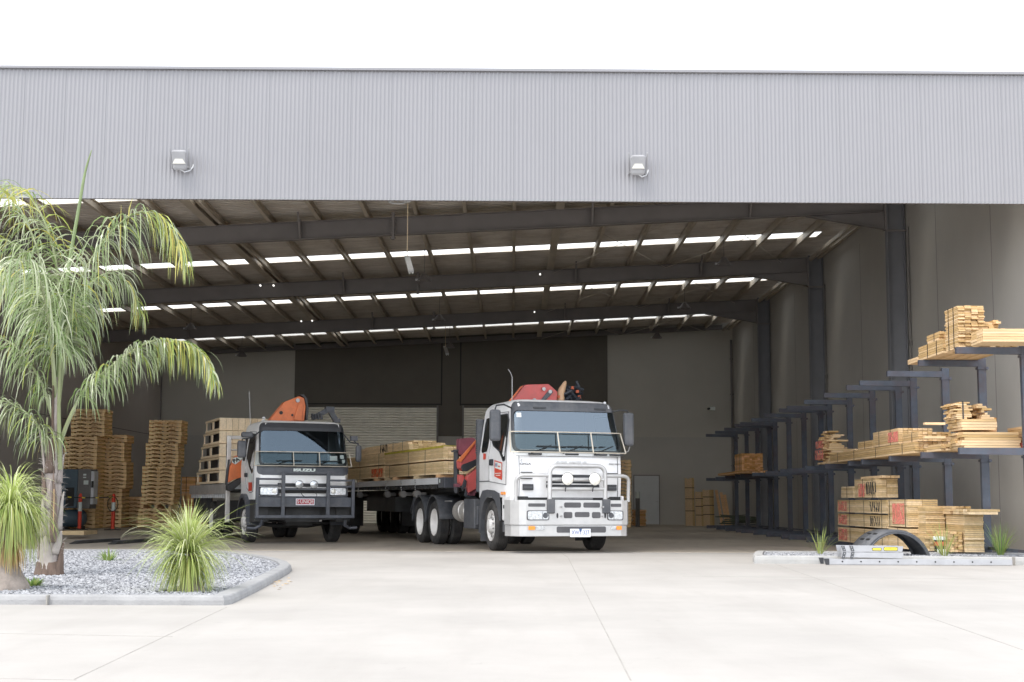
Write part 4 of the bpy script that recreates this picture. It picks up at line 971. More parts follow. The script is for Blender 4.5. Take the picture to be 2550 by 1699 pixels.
for x in (-.17, .175):
    g = MB(); g.lathe([(.0, .02), (-.03, .06), (-.07, .095), (-.08, .098)], (x, YG, 1.37), 'y', 20); h = g.build('spotlight', 'dark_grey_plastic', ta, smooth=True)
    g = MB(); g.lathe([(-.079, .092), (-.09, .06), (-.095, .001)], (x, YG, 1.37), 'y', 20); g.build('spotlight_glass', 'lamp_glass', h, smooth=True)
    g = MB(); g.tube([(x, YG, 1.27), (x + .1, YG + .03, 1.12), (.15, YG + .03, 1.0)], .008, 5); g.build('wire', 'black_plastic', h)
g = MB(); g.box(-.235, .205, YG - .03, YG - .02, .895, 1.045); pl = g.build('number_plate', 'plate_white', ta)
g = MB(); g.box(-.22, .19, YG - .032, YG - .0305, .915, 1.03); g.build('plate_face', 'plate_red', pl)
text('plate_lettering', 'S·UNIQE', .12, 'sign_white', pl, face_front(-.015, YG - .034, .972), width=.385)
for s in (-1, 1):
    def sp(y, z, off=.004): return Vector((s * (wA(z) + off), y, z))
    def spatch(poly, off, m, name, parent):
        g = MB(); v = [g.b.verts.new(sp(y, z, off)) for y, z in densify(poly, .1)]; f = g._f(v); bmesh.ops.triangulate(g.b, faces=[f]); return g.build(name, m, parent)
    door = [(-.95, 1.4), (-.98, 1.82), (-.76, 2.6), (.02, 2.64), (.02, 1.5), (-.1, 1.3), (-.5, 1.18), (-.85, 1.2)]
    dr = spatch(door, .006, 'cab_white_lit', 'door', ta)
    g = MB(); dd = densify(door, .2)
    for p, q in zip(dd, dd[1:] + dd[:1]): g.bar(sp(*p, .004), sp(*q, .004), .012)
    g.build('door_seam', 'dark_grey_plastic', dr)
    spatch([(-.93, 1.85), (-.72, 2.56), (-.03, 2.6), (-.02, 2.0), (-.3, 1.86), (-.72, 1.62), (-.86, 1.66)], .010, 'side_glass', 'window', dr)
    g = MB(); g.cbox((s * 1.145, -.12, 1.6), (.05, .2, .1)); g.build('handle', 'black_plastic', dr, bevel=.02)
    spatch([(-.78, 1.35), (-.78, 1.62), (-.36, 1.62), (-.36, 1.35)], .009, 'sign_white', 'door_sign', dr)
    spatch([(-.78, 1.22), (-.78, 1.42), (-.36, 1.42), (-.36, 1.22)], .011, 'sign_red', 'sign_panel', dr)
    spatch([(.2, 1.95), (.2, 2.5), (.5, 2.5), (.5, 1.95)], .008, 'side_glass', 'rear_window', ta)
    g = MB(); rows = [(-.62 * math.cos(math.pi * k / 12), .5 + .66 * math.sin(math.pi * k / 12)) for k in range(1, 12)]
    rows = [(-.68, .42)] + rows + [(.62, .6)]
    a = [g.b.verts.new((s * .8, y, z)) for y, z in rows]; b = [g.b.verts.new((s * 1.2, y, z)) for y, z in rows]; c = [g.b.verts.new((s * 1.2, y * .88, .5 + (z - .5) * .86)) for y, z in rows]
    for k in range(len(rows) - 1): g._f([a[k], a[k + 1], b[k + 1], b[k]]); g._f([b[k], b[k + 1], c[k + 1], c[k]])
    g.build('mudguard', 'bar_steel', ta)
    g = MB(); g.box(min(s * .8, s * 1.14), max(s * .8, s * 1.14), -1.2, -.68, .5, 1.0); g.build('step', 'chassis_black', ta, bevel=.02)
def mir(x, dy, z0, z1, w): return mirror(ta, x, dy, z0, z1, w, [(x, dy, z1), (x * .99, dy, z1 + .04), (x * .85, dy, z1 + .06), (math.copysign(.98, x), -.95, 2.62)])
mir(-1.43, -1.05, 1.98, 2.38, .21); mir(1.36, -1.05, 1.92, 2.32, .14)
g = MB(); g.box(-1.45, -1.18, -1.12, -.98, 2.45, 2.58); g.build('wide_mirror', 'dark_grey_plastic', ta, bevel=.04)
g = MB(); g.box(1.16, 1.32, -1.12, -.98, 2.42, 2.54); g.tube([(1.24, -1.05, 2.42), (1.32, -1.05, 2.36), (1.36, -1.05, 2.3)], .014, 6); g.build('wide_mirror', 'dark_grey_plastic', ta, bevel=.03)
g = MB(); g.tube([(-1.0, .2, 2.8), (-1.05, .2, 3.62)], .007, 5); g.build('antenna', 'bare_metal', ta)
g = MB(); g.lathe([(0, .07), (.02, .06), (.05, .02), (.09, .045), (.13, .0)], (-.78, -.3, 2.87), 'z', 10); g.build('beacon', 'cream_grey_paint', ta)
g = MB()
for s in (-.4, .4): g.box(s - .04, s + .04, -1.1, 7.2, .78, 1.0)
g.box(-.4, .4, -1.2, .4, .5, .95); g.tube([(-.95, 0, .48), (-.4, -.1, .4), (.4, -.1, .4), (.95, 0, .48)], .05, 8); g.tube([(-.9, -.3, .52), (.9, -.3, .46)], .03, 6)
g.tube([(-.95, 4.6, .5), (.95, 4.6, .5)], .09, 8); g.cyl((0, 4.3, .5), (0, 4.9, .5), .2, 12); g.box(-.25, -.15, -.4, -.3, .4, .7); g.box(.1, .2, -.4, -.3, .4, .7); g.box(-.3, .3, -.9, -.7, .42, .6)
g.build('chassis', 'chassis_black', ta)
# tray
x0 = -1.17; g = MB(); g.box(-1.22, 1.22, 1.95, 7.7, 1.22, 1.28); g.build('tray_deck', 'chassis_black', ta)
for s in (-1, 1):
    g = MB(); g.box(min(s * 1.22, s * 1.25), max(s * 1.22, s * 1.25), 1.95, 7.7, 1.17, 1.41); r = g.build('side_board', 'alloy_tank', ta)
    g = MB()
    for k in range(20): g.box(min(s * 1.20, s * 1.22), max(s * 1.20, s * 1.22), 2.1 + k * .28, 2.24 + k * .28, 1.06, 1.165)
    g.build('rope_hook', 'cream_grey_paint', r)
g = MB(); g.box(-1.1, -.6, 2.2, 4.0, .5, 1.0); g.box(-1.15, -1.0, 5.2, 7.5, .4, 1.1); g.build('tool_box', 'chassis_black', ta)
g = MB()
for x in (-1.2, 1.2): g.box(x - .055, x + .055, 1.83, 1.93, .45, 2.62)
g.box(-1.14, 1.14, 1.85, 1.91, 2.53, 2.62); g.box(-1.14, 1.14, 1.86, 1.90, 2.24, 2.28); g.box(-1.14, 1.14, 1.86, 1.90, 1.86, 1.9); g.build('headboard', 'alloy_tank', ta, bevel=.01)
us = []; pf = make_wheel(.48, .27, 'rim_white'); put_wheel(pf, us, ta, -1.14, 0, .485, True); put_wheel(pf, us, ta, 1.14, 0, .485, False)
us = []; pd = make_wheel(.48, .25, 'rim_white', dual=1)
for x, lf in ((-1.14, True), (-.85, True), (1.14, False), (.85, False)): put_wheel(pd, us, ta, x, 4.6, .485, lf)
cr = MB().box(-.3, .3, .85, 1.3, 1.0, 1.7).build('crane', 'crane_orange', ta, bevel=.03)
pa = lambda pts, yl, th, m, name, bev=.01: patch(TA, pts, yl, th, m, name, cr, bev, cA)
pa([(760, 335), (905, 160), (1040, 108), (1085, 125), (1100, 200), (1085, 335)], 1.3, .3, 'crane_orange', 'upper_boom')
pa([(1035, 95), (1075, 92), (1105, 130), (1118, 220), (1110, 330), (1092, 330), (1098, 200), (1080, 125)], 1.35, .4, 'black_plastic', 'elbow')
pa([(1010, 320), (1050, 180), (1075, 165), (1095, 200), (1085, 330)], .99, .04, 'crane_orange', 'linkage')
x, z = TA.fr(*cA(1050, 140), .95); g = MB(); g.cyl((x, .97, z), (x, .93, z), .05, 16); g.build('pin', 'bare_metal', cr)
x, z = TA.fr(*cA(897, 254), .98); g = MB(); g.cyl((x, .995, z), (x, .985, z), .045, 16); x, z = TA.fr(*cA(1000, 276), .98); g.cyl((x, .995, z), (x, .97, z), .03, 12); g.build('boom_hole', 'chassis_black', cr)
pa([(385, 905), (402, 760), (462, 655), (545, 640), (560, 830), (500, 860), (430, 880)], 1.5, .25, 'crane_orange', 'lower_boom')
pa([(372, 925), (378, 850), (402, 690), (412, 690), (392, 860), (392, 925)], 1.42, .14, 'black_plastic', 'boom_edge')
pa([(378, 930), (540, 835), (545, 870), (420, 985), (380, 975)], 1.5, .3, 'chassis_black', 'slewing_base')
pa([(435, 715), (455, 672), (520, 660), (540, 680), (470, 735)], 1.24, .01, 'sign_white', 'brand_panel', 0)
x, z = TA.fr(*cA(478, 697), 1.225); mt = face_front(x, 1.225, z); text('lettering', 'PA', .14, 'ink_black', cr, mt @ Matrix.Rotation(R(28), 4, 'Z'), bold=.004)
g = MB()
def cpt(q, y=1.5): x, z = TA.fr(*cA(*q), y); return (x, y, z)
g.bar(cpt((1185, 305)), cpt((1340, 225)), .12); g.bar(cpt((1340, 215)), cpt((1400, 320)), .13); g.cbox(cpt((1345, 225)), (.22, .2, .14)); g.cbox(cpt((1410, 330)), (.16, .2, .1))
for k in range(4): g.cyl(cpt((1185 + 28 * k, 262), 1.42), cpt((1190 + 28 * k, 315), 1.42), .035, 8)
g.build('jib_arm', 'bar_steel', cr)
# ================================================================== timber, pallets, racks
ORD = ['topmost', 'second from the top', 'third from the top', 'fourth from the top', 'fifth from the top', 'sixth from the top', 'seventh from the top', 'eighth from the top', 'ninth from the top', 'tenth from the top',
       'eleventh from the top', 'twelfth from the top', 'thirteenth from the top', 'fourteenth from the top', 'fifteenth from the top', 'sixteenth from the top', 'seventeenth from the top', 'eighteenth from the top',
       'nineteenth from the top', 'twentieth from the top', 'twenty-first from the top', 'twenty-second from the top', 'twenty-third from the top', 'twenty-fourth from the top', 'twenty-fifth from the top',
       'twenty-sixth from the top', 'twenty-seventh from the top', 'twenty-eighth from the top', 'twenty-ninth from the top', 'thirtieth from the top', 'thirty-first from the top', 'thirty-second from the top']
def pallet_mesh():
    g = MB(); r = random.Random(3)
    for y in (-.5425, 0, .5425):       # bearers run along x
        g.box(-.58, .58, y - .02, y + .02, .062, .118)
        for a, b in ((-.58, -.36), (-.13, .13), (.36, .58)): g.box(a, b, y - .02, y + .02, .02, .062)
    for k in range(7): x = -.53 + k * 1.06 / 6; g.box(x - .05, x + .05, -.58, .58, .118, .137)
    for x in (-.53, -.27, 0, .27, .53): g.box(x - .05, x + .05, -.58, .58, .001, .02)
    return g
pal0 = pallet_mesh().build('pallet', 'pallet_wood'); palused = []
def pallet_stack(x, y, n, yaw, group, where, z0=.01, jit=.013, seed=1, leans=None):
    r = random.Random(seed); dx = dy = 0
    for k in range(n):
        o = pal0 if not palused else pal0.copy()
        if palused: COL.objects.link(o)
        palused.append(1)
        if leans and k in leans: dx += leans[k][0]; dy += leans[k][1]
        o.location = (x + dx + r.uniform(-jit, jit), y + dy + r.uniform(-jit, jit), z0 + k * .1385)
        o.rotation_euler = (0, 0, yaw + r.uniform(-.012, .012))
        i = n - 1 - k
        tag(o, 'wooden pallet %s in %s' % (ORD[i], where), 'pallet', group)
def px_x(px, y): return at(px, 1200, y).x
# stack right of the bollards, stack by the truck, stack behind, short one
pallet_stack(px_x(257, 51.2) + .05, 51.9, 24, R(2), 'pallets stacked behind the bollards', 'the stack behind the right bollard', seed=2, leans={7: (-.0, 0), 10: (.12, 0), 17: (-.1, 0), 22: (.08, 0)})
pallet_stack(px_x(384, 51.2), 51.9, 5, R(1), 'pallets low beside the crane truck', 'the low stack below the tall one', seed=3)
pallet_stack(px_x(390, 51.2), 51.9, 22, R(2), 'pallets high beside the crane truck', 'the tall stack left of crane truck', z0=.01 + 5 * .1385 + .12, seed=4, leans={10: (.1, 0), 11: (0, 0), 16: (.1, 0)})
g = MB()
for dx in (-.5, 0, .5): g.box(dx - .05, dx + .05, -.58, .58, 0, .118)
o = g.build('timber_bearers', 'pallet_wood'); o.location = (px_x(388, 51.2), 51.9, .01 + 5 * .1385 + .001); tag(o, 'dark gap bearers between low and tall pallet stacks left of the crane truck', 'bearers')
pallet_stack(-15.12, 50.4, 30, R(2), 'pallets stacked at the back left', 'the stack half behind the palm trunk', seed=5, leans={23: (.22, 0)})
pallet_stack(px_x(310, 52.5), 53.4, 8, R(2), 'short pallet stack between the tall ones', 'the short stack between tall stacks', seed=7)
pallet_stack(px_x(1537, 56), 56.5, 19, R(-6), 'pallets behind the tractor truck', 'the stack behind the tractor truck', seed=8)

# --- timber packs: boards along local y (or x), strapped
def pack(label, x0, x1, y0, y1, z0, z1, bw=.09, bh=.045, along='y', m=None, jit=.03, straps=(), group=None, strapm='strap_black', ragged=0, seed=0, paint=(), scrawl=(), rz=0, name='timber_pack', cat='timber', drop=0, loc=None, parent=None, gap=.0035):
    r = random.Random(seed or hash((round(x0, 2), round(y0, 2), round(z0, 2))) & 0xffff)
    cx, cy = (x0 + x1) / 2, (y0 + y1) / 2; w, l, h = x1 - x0, y1 - y0, z1 - z0
    t = thing(name, label, cat, (cx, cy, z0) if loc is None else loc, rz, group)
    g = MB(); hx, hy = w / 2, l / 2
    W_, L_ = (w, l) if along == 'y' else (l, w)
    nw = max(1, round(W_ / bw)); nh = max(1, round(h / bh)); bw_, bh_ = W_ / nw, h / nh
    for j in range(nh):
        rowj = r.uniform(-1, 1) * ragged
        for i in range(nw):
            if drop and j == nh - 1 and r.random() < drop: continue
            a = -W_ / 2 + i * bw_ + gap; b = a + bw_ - gap * 2; e0 = -L_ / 2 + r.uniform(0, jit) + max(0, rowj); e1 = L_ / 2 - r.uniform(0, jit) + min(0, rowj)
            if along == 'y': g.box(a, b, e0, e1, j * bh_ + gap * .7, (j + 1) * bh_ - gap * .7)
            else: g.box(e0, e1, a, b, j * bh_ + gap * .7, (j + 1) * bh_ - gap * .7)
    g.build('boards', m or ('pine' if along == 'y' else 'pine_x'), t)
    for q in straps:
        g = MB(); s = .012; k = -L_ / 2 + q * L_
        for (a0, a1, c0, c1) in ((-W_ / 2 - .004, -W_ / 2 - .001, -.003, h + .003), (W_ / 2 + .001, W_ / 2 + .004, -.003, h + .003), (-W_ / 2 - .004, W_ / 2 + .004, h + .001, h + .005)):
            if along == 'y': g.box(a0, a1, k - s, k + s, c0, c1)
            else: g.box(k - s, k + s, a0, a1, c0, c1)
        g.build('strap', strapm, t)
    for q0, q1, c0, c1, pm in paint:    # on the face towards -x
        g = MB(); g.box(-hx - .0035, -hx - .002, -hy + q0 * l, -hy + q1 * l, c0 * h, c1 * h); g.build('paint_mark', pm, t)
    for q, s_, zc in scrawl:
        g = MB(); y = -hy + q * l; rr = random.Random(int(q * 100) + seed); 
        for k in range(5):
            pts = []; yy = y - k * .17
            for n in range(6): pts.append((-hx - .004, yy - rr.uniform(0, .12), zc * h + s_ * (rr.uniform(-.5, .5) if n % 5 else (-.5 if n else .5))))
            g.tube(pts, .008, 4)
        g.build('handwriting', 'ink_black', t)
    return t
# --- racks
XT, XC = 7.42, 8.5
def rack(ys, label):
    t = thing('cantilever_rack', label, 'storage rack', (XC, ys[0], 0), 0, 'dark blue cantilever racks along the right wall')
    for y in ys:
        yy = y - ys[0]
        g = MB(); g.box(0, .14, yy, yy + .1, .01, 3.66); g.build('upright', 'rack_blue', t)
        g = MB(); g.box(XT - XC, .6, yy - .012, yy + .112, .012, .13); g.build('base_beam', 'rack_blue', t)
        for z in (1.80, 3.48):
            g = MB(); g.prism_y([(XT - XC + .0, z + .012), (-.003, z), (-.003, z + .12), (XT - XC, z + .12)], yy + .002, yy + .098); a = g.build('arm', 'rack_blue', t)
            g = MB(); g.box(-.02, .17, yy - .02, yy + .12, z - .05, z - .01); g.cyl((.15, yy - .04, z - .03), (.15, yy + .13, z - .03), .03, 8); g.build('bracket', 'rack_blue', a)
    for a, b in zip(ys, ys[1:]):
        g = MB(); g.bar((.1, a - ys[0] + .1, .2), (.1, b - ys[0], .2), .05); g.build('tie_bar', 'rack_blue', t)
RY = [[23.65, 25.85, 28.05, 30.3], [31.5, 33.8, 36.1, 38.4], [39.5, 41.8, 44.1, 46.4], [47.5, 49.8, 52.1, 54.6]]
rack(RY[0], 'nearest dark blue cantilever rack, loaded with timber at the right edge')
rack(RY[1], 'second dark blue cantilever rack from the right, with a pack on its near middle arm')
rack(RY[2], 'third dark blue cantilever rack from the right, its arms empty')
rack(RY[3], 'farthest dark blue cantilever rack, a small pack on its middle arms')
ZL, ZU = 1.925, 3.605
# middle level
G1 = 'timber on the middle arms'; G2 = 'timber on the top arms'; G3 = 'timber stacked on the floor by the right wall'
pack('short stack of planks with red end paint, leftmost on the lit middle arms', 7.4, 8.2, 33.9, 34.9, ZL, 2.28, along='x', jit=.12, ragged=.14, group=G1, seed=11, paint=((.05, .95, .3, .95, 'spray_pink'),), bw=.24)
pack('uneven planks on top of the short red-ended stack', 7.42, 8.05, 34.0, 34.9, 2.285, 2.5, along='x', jit=.2, ragged=.15, group=G1, seed=12, bw=.24, paint=((.05, .95, .1, .9, 'spray_pink'),))
pack('few loose planks topping the short red-ended stack', 7.42, 7.95, 34.1, 34.9, 2.505, 2.72, along='x', jit=.3, ragged=.1, group=G1, seed=13, bw=.24, drop=.3)
pack('long low pack of pale boards lying across several middle arms', 7.44, 8.3, 26.35, 33.5, ZL, 2.13, jit=.06, straps=(.12, .4, .66, .88), group=G1, seed=14)
pack('small strapped pack left on the long low pack', 7.46, 7.95, 29.55, 30.8, 2.135, 2.30, jit=.02, straps=(.5,), group=G1, seed=15)
pack('larger strapped pack with pink patch on the long low pack', 7.44, 8.1, 27.45, 29.4, 2.135, 2.44, jit=.015, straps=(.3, .75), group=G1, seed=16, paint=((.02, .4, .15, .8, 'spray_pink'),))
pack('narrow pack beside the pink patch pack, nearer the right', 7.5, 8.1, 26.3, 27.4, 2.135, 2.31, jit=.03, straps=(.4,), group=G1, seed=17)
pack('orange offcuts lying loose left of the big plank stack', 7.6, 8.1, 25.15, 26.25, ZL, 2.05, jit=.25, group=G1, seed=18, drop=.4, bw=.07)
pack('big stack of long planks on the middle arms, near the right edge', 7.55, 8.62, 24.05, 24.85, ZL, 2.20, along='x', jit=.08, ragged=.05, group=G1, seed=19, bw=.27, bh=.05)
pack('second tier of long planks on the big stack', 7.56, 8.22, 24.1, 24.85, 2.235, 2.42, along='x', jit=.05, ragged=.03, group=G1, seed=20, bw=.27, bh=.047)
pack('thin strapped planks standing highest at the left of the big stack', 7.5, 7.84, 24.2, 24.95, 2.425, 2.72, along='x', jit=.1, ragged=.06, group=G1, seed=21, straps=(.5,), bw=.25, bh=.03)
pack('loose mixed planks on the top right of the big stack', 7.85, 8.2, 24.2, 25.0, 2.425, 2.69, along='x', jit=.16, ragged=.12, group=G1, seed=22, bw=.25, bh=.04, drop=.4)
pack('brown planks behind the right end of the big stack', 8.2, 8.5, 24.95, 26.2, 2.0, 2.5, m='brown_timber', group=G1, seed=23, bw=.07, bh=.035)
pack('strapped pack at the right edge of the photo on the middle arms', 8.62, 9.2, 23.6, 24.8, ZL, 2.30, group=G1, seed=24, straps=(.3,), paint=((.1, .6, .0, .3, 'spray_pink'),))
pack('single plank sticking out left above the big stack base', 7.02, 7.42, 24.3, 24.42, 2.33, 2.375, along='x', group=G1, seed=25)
pack('single plank sticking out left at the foot of the big stack', 7.06, 7.43, 24.4, 24.52, 2.10, 2.145, along='x', group=G1, seed=26)
pack('pale offcut on the narrow end of the long low pack', 7.5, 7.9, 31.2, 32.4, 2.135, 2.18, group=G1, seed=27)
# top level
pack('long planks at the very right of the top arms', 7.62, 9.3, 22.9, 23.55, ZU, 3.82, along='x', jit=.02, group=G2, seed=31, bw=.3, bh=.045)
pack('tall narrow tower of thin planks, highest on the top arms', 7.50, 7.95, 23.75, 24.55, ZU, 4.32, jit=.06, ragged=.05, straps=(.35, .7), group=G2, seed=32, bw=.12, bh=.03)
pack('uneven planks leaning right of the tall tower', 7.96, 8.25, 23.8, 24.8, ZU, 4.10, jit=.2, ragged=.12, group=G2, seed=33, bw=.1, bh=.04, drop=.5)
pack('lower brown planks right of the tall tower', 8.26, 8.55, 23.9, 24.9, ZU, 3.95, jit=.2, ragged=.1, group=G2, seed=34, bw=.08, bh=.035, drop=.4)
pack('stubby pack at the left end of the top arms', 7.5, 7.98, 24.65, 26.2, ZU, 3.86, jit=.05, straps=(.25, .6), group=G2, seed=35)
pack('few planks stacked over the stubby top pack', 7.53, 7.95, 24.9, 25.8, 3.865, 4.02, jit=.12, straps=(.4,), group=G2, seed=36, drop=.3)
pack('pale single plank reaching past the second top arm', 7.5, 7.8, 26.25, 26.9, 3.606, 3.70, jit=.02, group=G2, seed=37, loc=None)
pack('grey-brown planks on the far side of the stubby top pack', 8.0, 8.5, 24.95, 26.4, ZU, 3.80, jit=.1, group=G2, seed=38)
# floor pile
gy = 'pine_grey'
for k, (z0, z1) in enumerate(((.14, .46), (.50, .76), (.79, 1.06))):
    pack('long strapped pack with red patch, %s tier of the left floor stack' % ('bottom', 'middle', 'top')[k], 7.40, 8.1, 28.35, 32.6, z0, z1, m=gy, bw=.3, jit=.02, straps=(.08, .42, .72), group=G3, seed=40 + k, bh=.037,
         paint=((.78, .97, .1, .9, 'spray_pink'),), scrawl=(((.3, .2, .5),) if k else ()))
pack('strapped pack with pink and black marks, highest on the left floor stack', 7.42, 7.88, 29.2, 31.0, 1.11, 1.50, m=gy, bw=.3, jit=.02, straps=(.15, .6), group=G3, seed=44, bh=.037, paint=((.5, .8, .05, .75, 'spray_pink'),), scrawl=((.42, .26, .5),))
pack('lower pack behind the highest one on the left floor stack', 7.40, 7.85, 31.05, 32.2, 1.11, 1.36, m=gy, bw=.3, jit=.03, straps=(.5,), group=G3, seed=45, bh=.037)
pack('thin plank pair lying on the highest floor pack', 7.5, 7.88, 29.0, 30.8, 1.505, 1.56, m='pine', jit=.05, group=G3, seed=46)
pack('pack with big pink square facing the aisle', 7.42, 8.0, 26.9, 28.3, .55, 1.07, m=gy, bw=.3, jit=.015, straps=(.1, .9), group=G3, seed=47, paint=((.15, .75, .1, .85, 'spray_pink'),), bh=.037)
pack('pack under the big pink square, partly behind the black arch', 7.42, 8.0, 26.9, 28.3, .14, .52, m=gy, bw=.3, jit=.03, straps=(.5,), group=G3, seed=48, bh=.037)
pack('pack standing right of the pink square, loose planks on it', 7.62, 7.98, 26.4, 28.0, .14, .93, m=gy, bw=.3, jit=.06, straps=(.35,), group=G3, seed=49, bh=.037)
pack('wide low pack seen through the black arch', 7.46, 7.95, 25.95, 26.8, .14, .40, m='pine_grey', jit=.03, group=G3, seed=50, paint=((.7, 1, .1, .9, 'spray_red'),), bh=.04)
pack('tall floor pack nearest the right edge', 8.0, 8.35, 25.35, 28.4, .14, .80, m=gy, bw=.3, jit=.05, ragged=.03, straps=(.6,), group=G3, seed=51, bh=.037)
pack('short pale planks lying over the right floor pack', 7.95, 8.5, 24.95, 25.9, .805, .90, m='pine_grey', jit=.05, along='x', group=G3, seed=52, bw=.2)
pack('planks lying on top of the tall floor pack, ends to the camera', 7.95, 8.3, 25.9, 28.3, .805, .95, m='pine', jit=.15, group=G3, seed=53, bh=.045)
pack('small pale pack at the foot of the right floor pack', 7.75, 7.98, 25.4, 26.3, .14, .5, m='pine', jit=.1, group=G3, seed=54)
# far rack bundle, back wall bits
pack('small strapped bundle on the far rack', 7.5, 8.2, 46.6, 48.2, 2.03, 2.6, m='brown_timber', jit=.1, ragged=.1, straps=(.3, .7), group='timber on the far rack', seed=60, drop=.2)
pack('flat orange planks under the small far bundle', 7.2, 8.3, 44.3, 50.5, ZL, 2.0, m='brown_timber', jit=.6, group='timber on the far rack', seed=61, drop=.5)
def leaning(px0, px1, ytop, label, seed, n=2):
    a, b = at(px0, 1305, 60.8).x, at(px1, 1305, 60.8).x; h = (1251 - ytop) * 60.8 / 3563 + 1
    t = thing('timber_pack', label, 'timber', ((a + b) / 2, 60.5, .01), 0, 'timber packs leaning on the back wall'); r = random.Random(seed); ln = Matrix.Rotation(R(-7), 4, 'X')
    g = MB(); nb = max(3, round((b - a) / .09)); w = (b - a) / nb
    for i in range(nb):
        for j in range(3): x = -(b - a) / 2 + i * w; g.box(x + .002, x + w - .002, j * .05, j * .05 + .048, 0, h * 1.0 - r.uniform(0, .05), ln)
    g.build('boards', 'pine', t)
    for q in (.3, .55, .78): g = MB(); g.box(-(b - a) / 2 - .004, (b - a) / 2 + .004, -.006, -.001, h * q, h * q + .03, ln); g.build('strap', 'strap_black', t)
leaning(1706, 1729, 1190, 'tallest strapped timber pack leaning on the back wall', 71)
leaning(1731, 1750, 1224, 'middle strapped timber pack leaning on the back wall', 73)
leaning(1750, 1777, 1219, 'right strapped timber pack leaning on the back wall', 75)
for i, (x0, x1) in enumerate(((1795, 1803), (1806, 1814), (1815, 1821))):
    a, b = at(x0, 1290, 61).x, at(x1, 1290, 61).x; t = thing('leaning_plank', ('left', 'middle', 'right')[i] + ' brown plank leaning on the back wall by the corner', 'plank', ((a + b) / 2, 61.0, .01), 0, 'brown planks leaning by the corner')
    g = MB(); g.box(-.06, .06, 0, .04, 0, 1.55 - i * .1, Matrix.Rotation(R(-9), 4, 'X') @ Matrix.Rotation(R(-8), 4, 'Y')); g.build('board', 'brown_timber', t)
pack('low stack of brown boards beside the grey door', at(1578, 1300, 59.5).x, at(1609, 1300, 59.5).x, 59.2, 60.6, .01, .68, along='x', m='brown_timber', jit=.05, ragged=.03, group='brown timber at the back', seed=80, bw=.2, bh=.06)
p = gp(1588, 1311); t = thing('bollard', 'thin grey post with white top in front of the grey door', 'bollard', (at(1588, 1300, 58.5).x, 58.5, 0))
g = MB(); g.cyl((0, 0, 0), (0, 0, 1.15), .09, 12); g.build('post', 'compressor_grey', t); g = MB(); g.cyl((0, 0, 1.152), (0, 0, 1.42), .092, 12); g.build('top_band', 'sign_white', t)
# scrap heap of green-grey offcuts in the corner
g = MB(); r = random.Random(9); a, b = at(1786, 1300, 57).x, at(1895, 1300, 57).x
for k in range(26):
    x = r.uniform(a, b - .3); y = r.uniform(55.8, 58.4); z = .02 + k * .014; an = r.uniform(-.25, .25)
    g.cbox(((x + a + b) / 3 + .1, y, z + .1), (r.uniform(.9, 1.7), .12, .03), Matrix.Rotation(an, 3, 'Z') @ Matrix.Rotation(r.uniform(-.06, .06), 3, 'Y'))
tag(g.build('offcut_heap', 'tarp_green'), 'heap of grey green offcuts by the far end of the racks', 'offcuts', kind='stuff')
# brown packs behind the crane truck
for i, (x0, x1, ya, yb) in enumerate(((452, 500, 1187, 1226), (452, 500, 1227, 1262), (448, 482, 1236, 1250))[:2]):
    Y = 54; z = lambda py: 1 + (1244.5 - py) * Y / 3563
    pack(('upper', 'lower')[i] + ' brown timber pack left behind the crane truck tray', at(x0, 1200, Y).x, at(x1, 1200, Y).x, Y, Y + 2.4, z(yb), z(ya), along='x', m='brown_timber', straps=(.25, .75), group='brown timber behind the crane truck', seed=85 + i, bw=.2, paint=())
pack('base of brown boards on the floor behind the crane truck', at(446, 1200, 53.8).x, at(500, 1200, 53.8).x, 53.8, 56.4, .01, .72, along='x', m='brown_timber', group='brown timber behind the crane truck', seed=88, bw=.2, bh=.12)
# loads on the trailer (in the trailer's own frame)
def on_trailer(label, x0, x1, y0, y1, z0, z1, **k):
    c = TB.m @ Vector(((x0 + x1) / 2, (y0 + y1) / 2, z0))
    return pack(label, x0, x1, y0, y1, z0, z1, loc=c, rz=YB, **k)
G4 = 'timber packs on the trailer'
on_trailer('front lower timber pack with white ends on the trailer', -1.1, .1, 3.95, 9.9, 1.62, 1.92, m='pine_load', straps=(.28, .55, .9), jit=.02, group=G4, seed=90, bh=.045, bw=.12)
on_trailer('front upper timber pack with yellow top sheet on the trailer', -1.12, .08, 3.9, 9.8, 1.95, 2.26, m='pine_load', straps=(.28, .56), jit=.04, group=G4, seed=91, bh=.045, bw=.12)
on_trailer('rear lower timber pack with orange paint on the trailer', -1.1, .1, 10.0, 16.0, 1.62, 1.95, m='pine_load', straps=(.1, .5), jit=.02, group=G4, seed=92, bh=.045, bw=.12, paint=((.02, .25, .1, .8, 'spray_red'),))
on_trailer('rear upper timber pack on the trailer behind the crane truck', -1.12, .08, 9.9, 16.0, 1.98, 2.28, m='pine_load', straps=(.1, .5), jit=.04, group=G4, seed=93, bh=.045, bw=.12)
on_trailer('topmost timber pack on the trailer with black lettering on its side', -1.0, .0, 7.6, 13.5, 2.31, 2.55, m='pine_load', straps=(.12, .3, .55), jit=.08, ragged=.1, group=G4, seed=94, bh=.045, bw=.12, scrawl=((.55, .22, .5),), drop=.4)
on_trailer('second row timber pack on the far half of the trailer', .12, 1.15, 4.0, 9.9, 1.62, 2.15, m='pine_load', straps=(.3, .6), jit=.05, group=G4, seed=95, bh=.045, bw=.12)
c = TB.m @ Vector((-.5, 6.9, 2.265)); t = thing('cover_sheet', 'yellow edge sheet over the front upper trailer pack', 'cover sheet', c, YB)
g = MB(); g.box(-.63, .6, -3.0, 2.9, 0, .015); g.box(-.632, -.622, -3.0, 2.9, -.035, .012); g.build('sheet', 'strap_yellow', t)
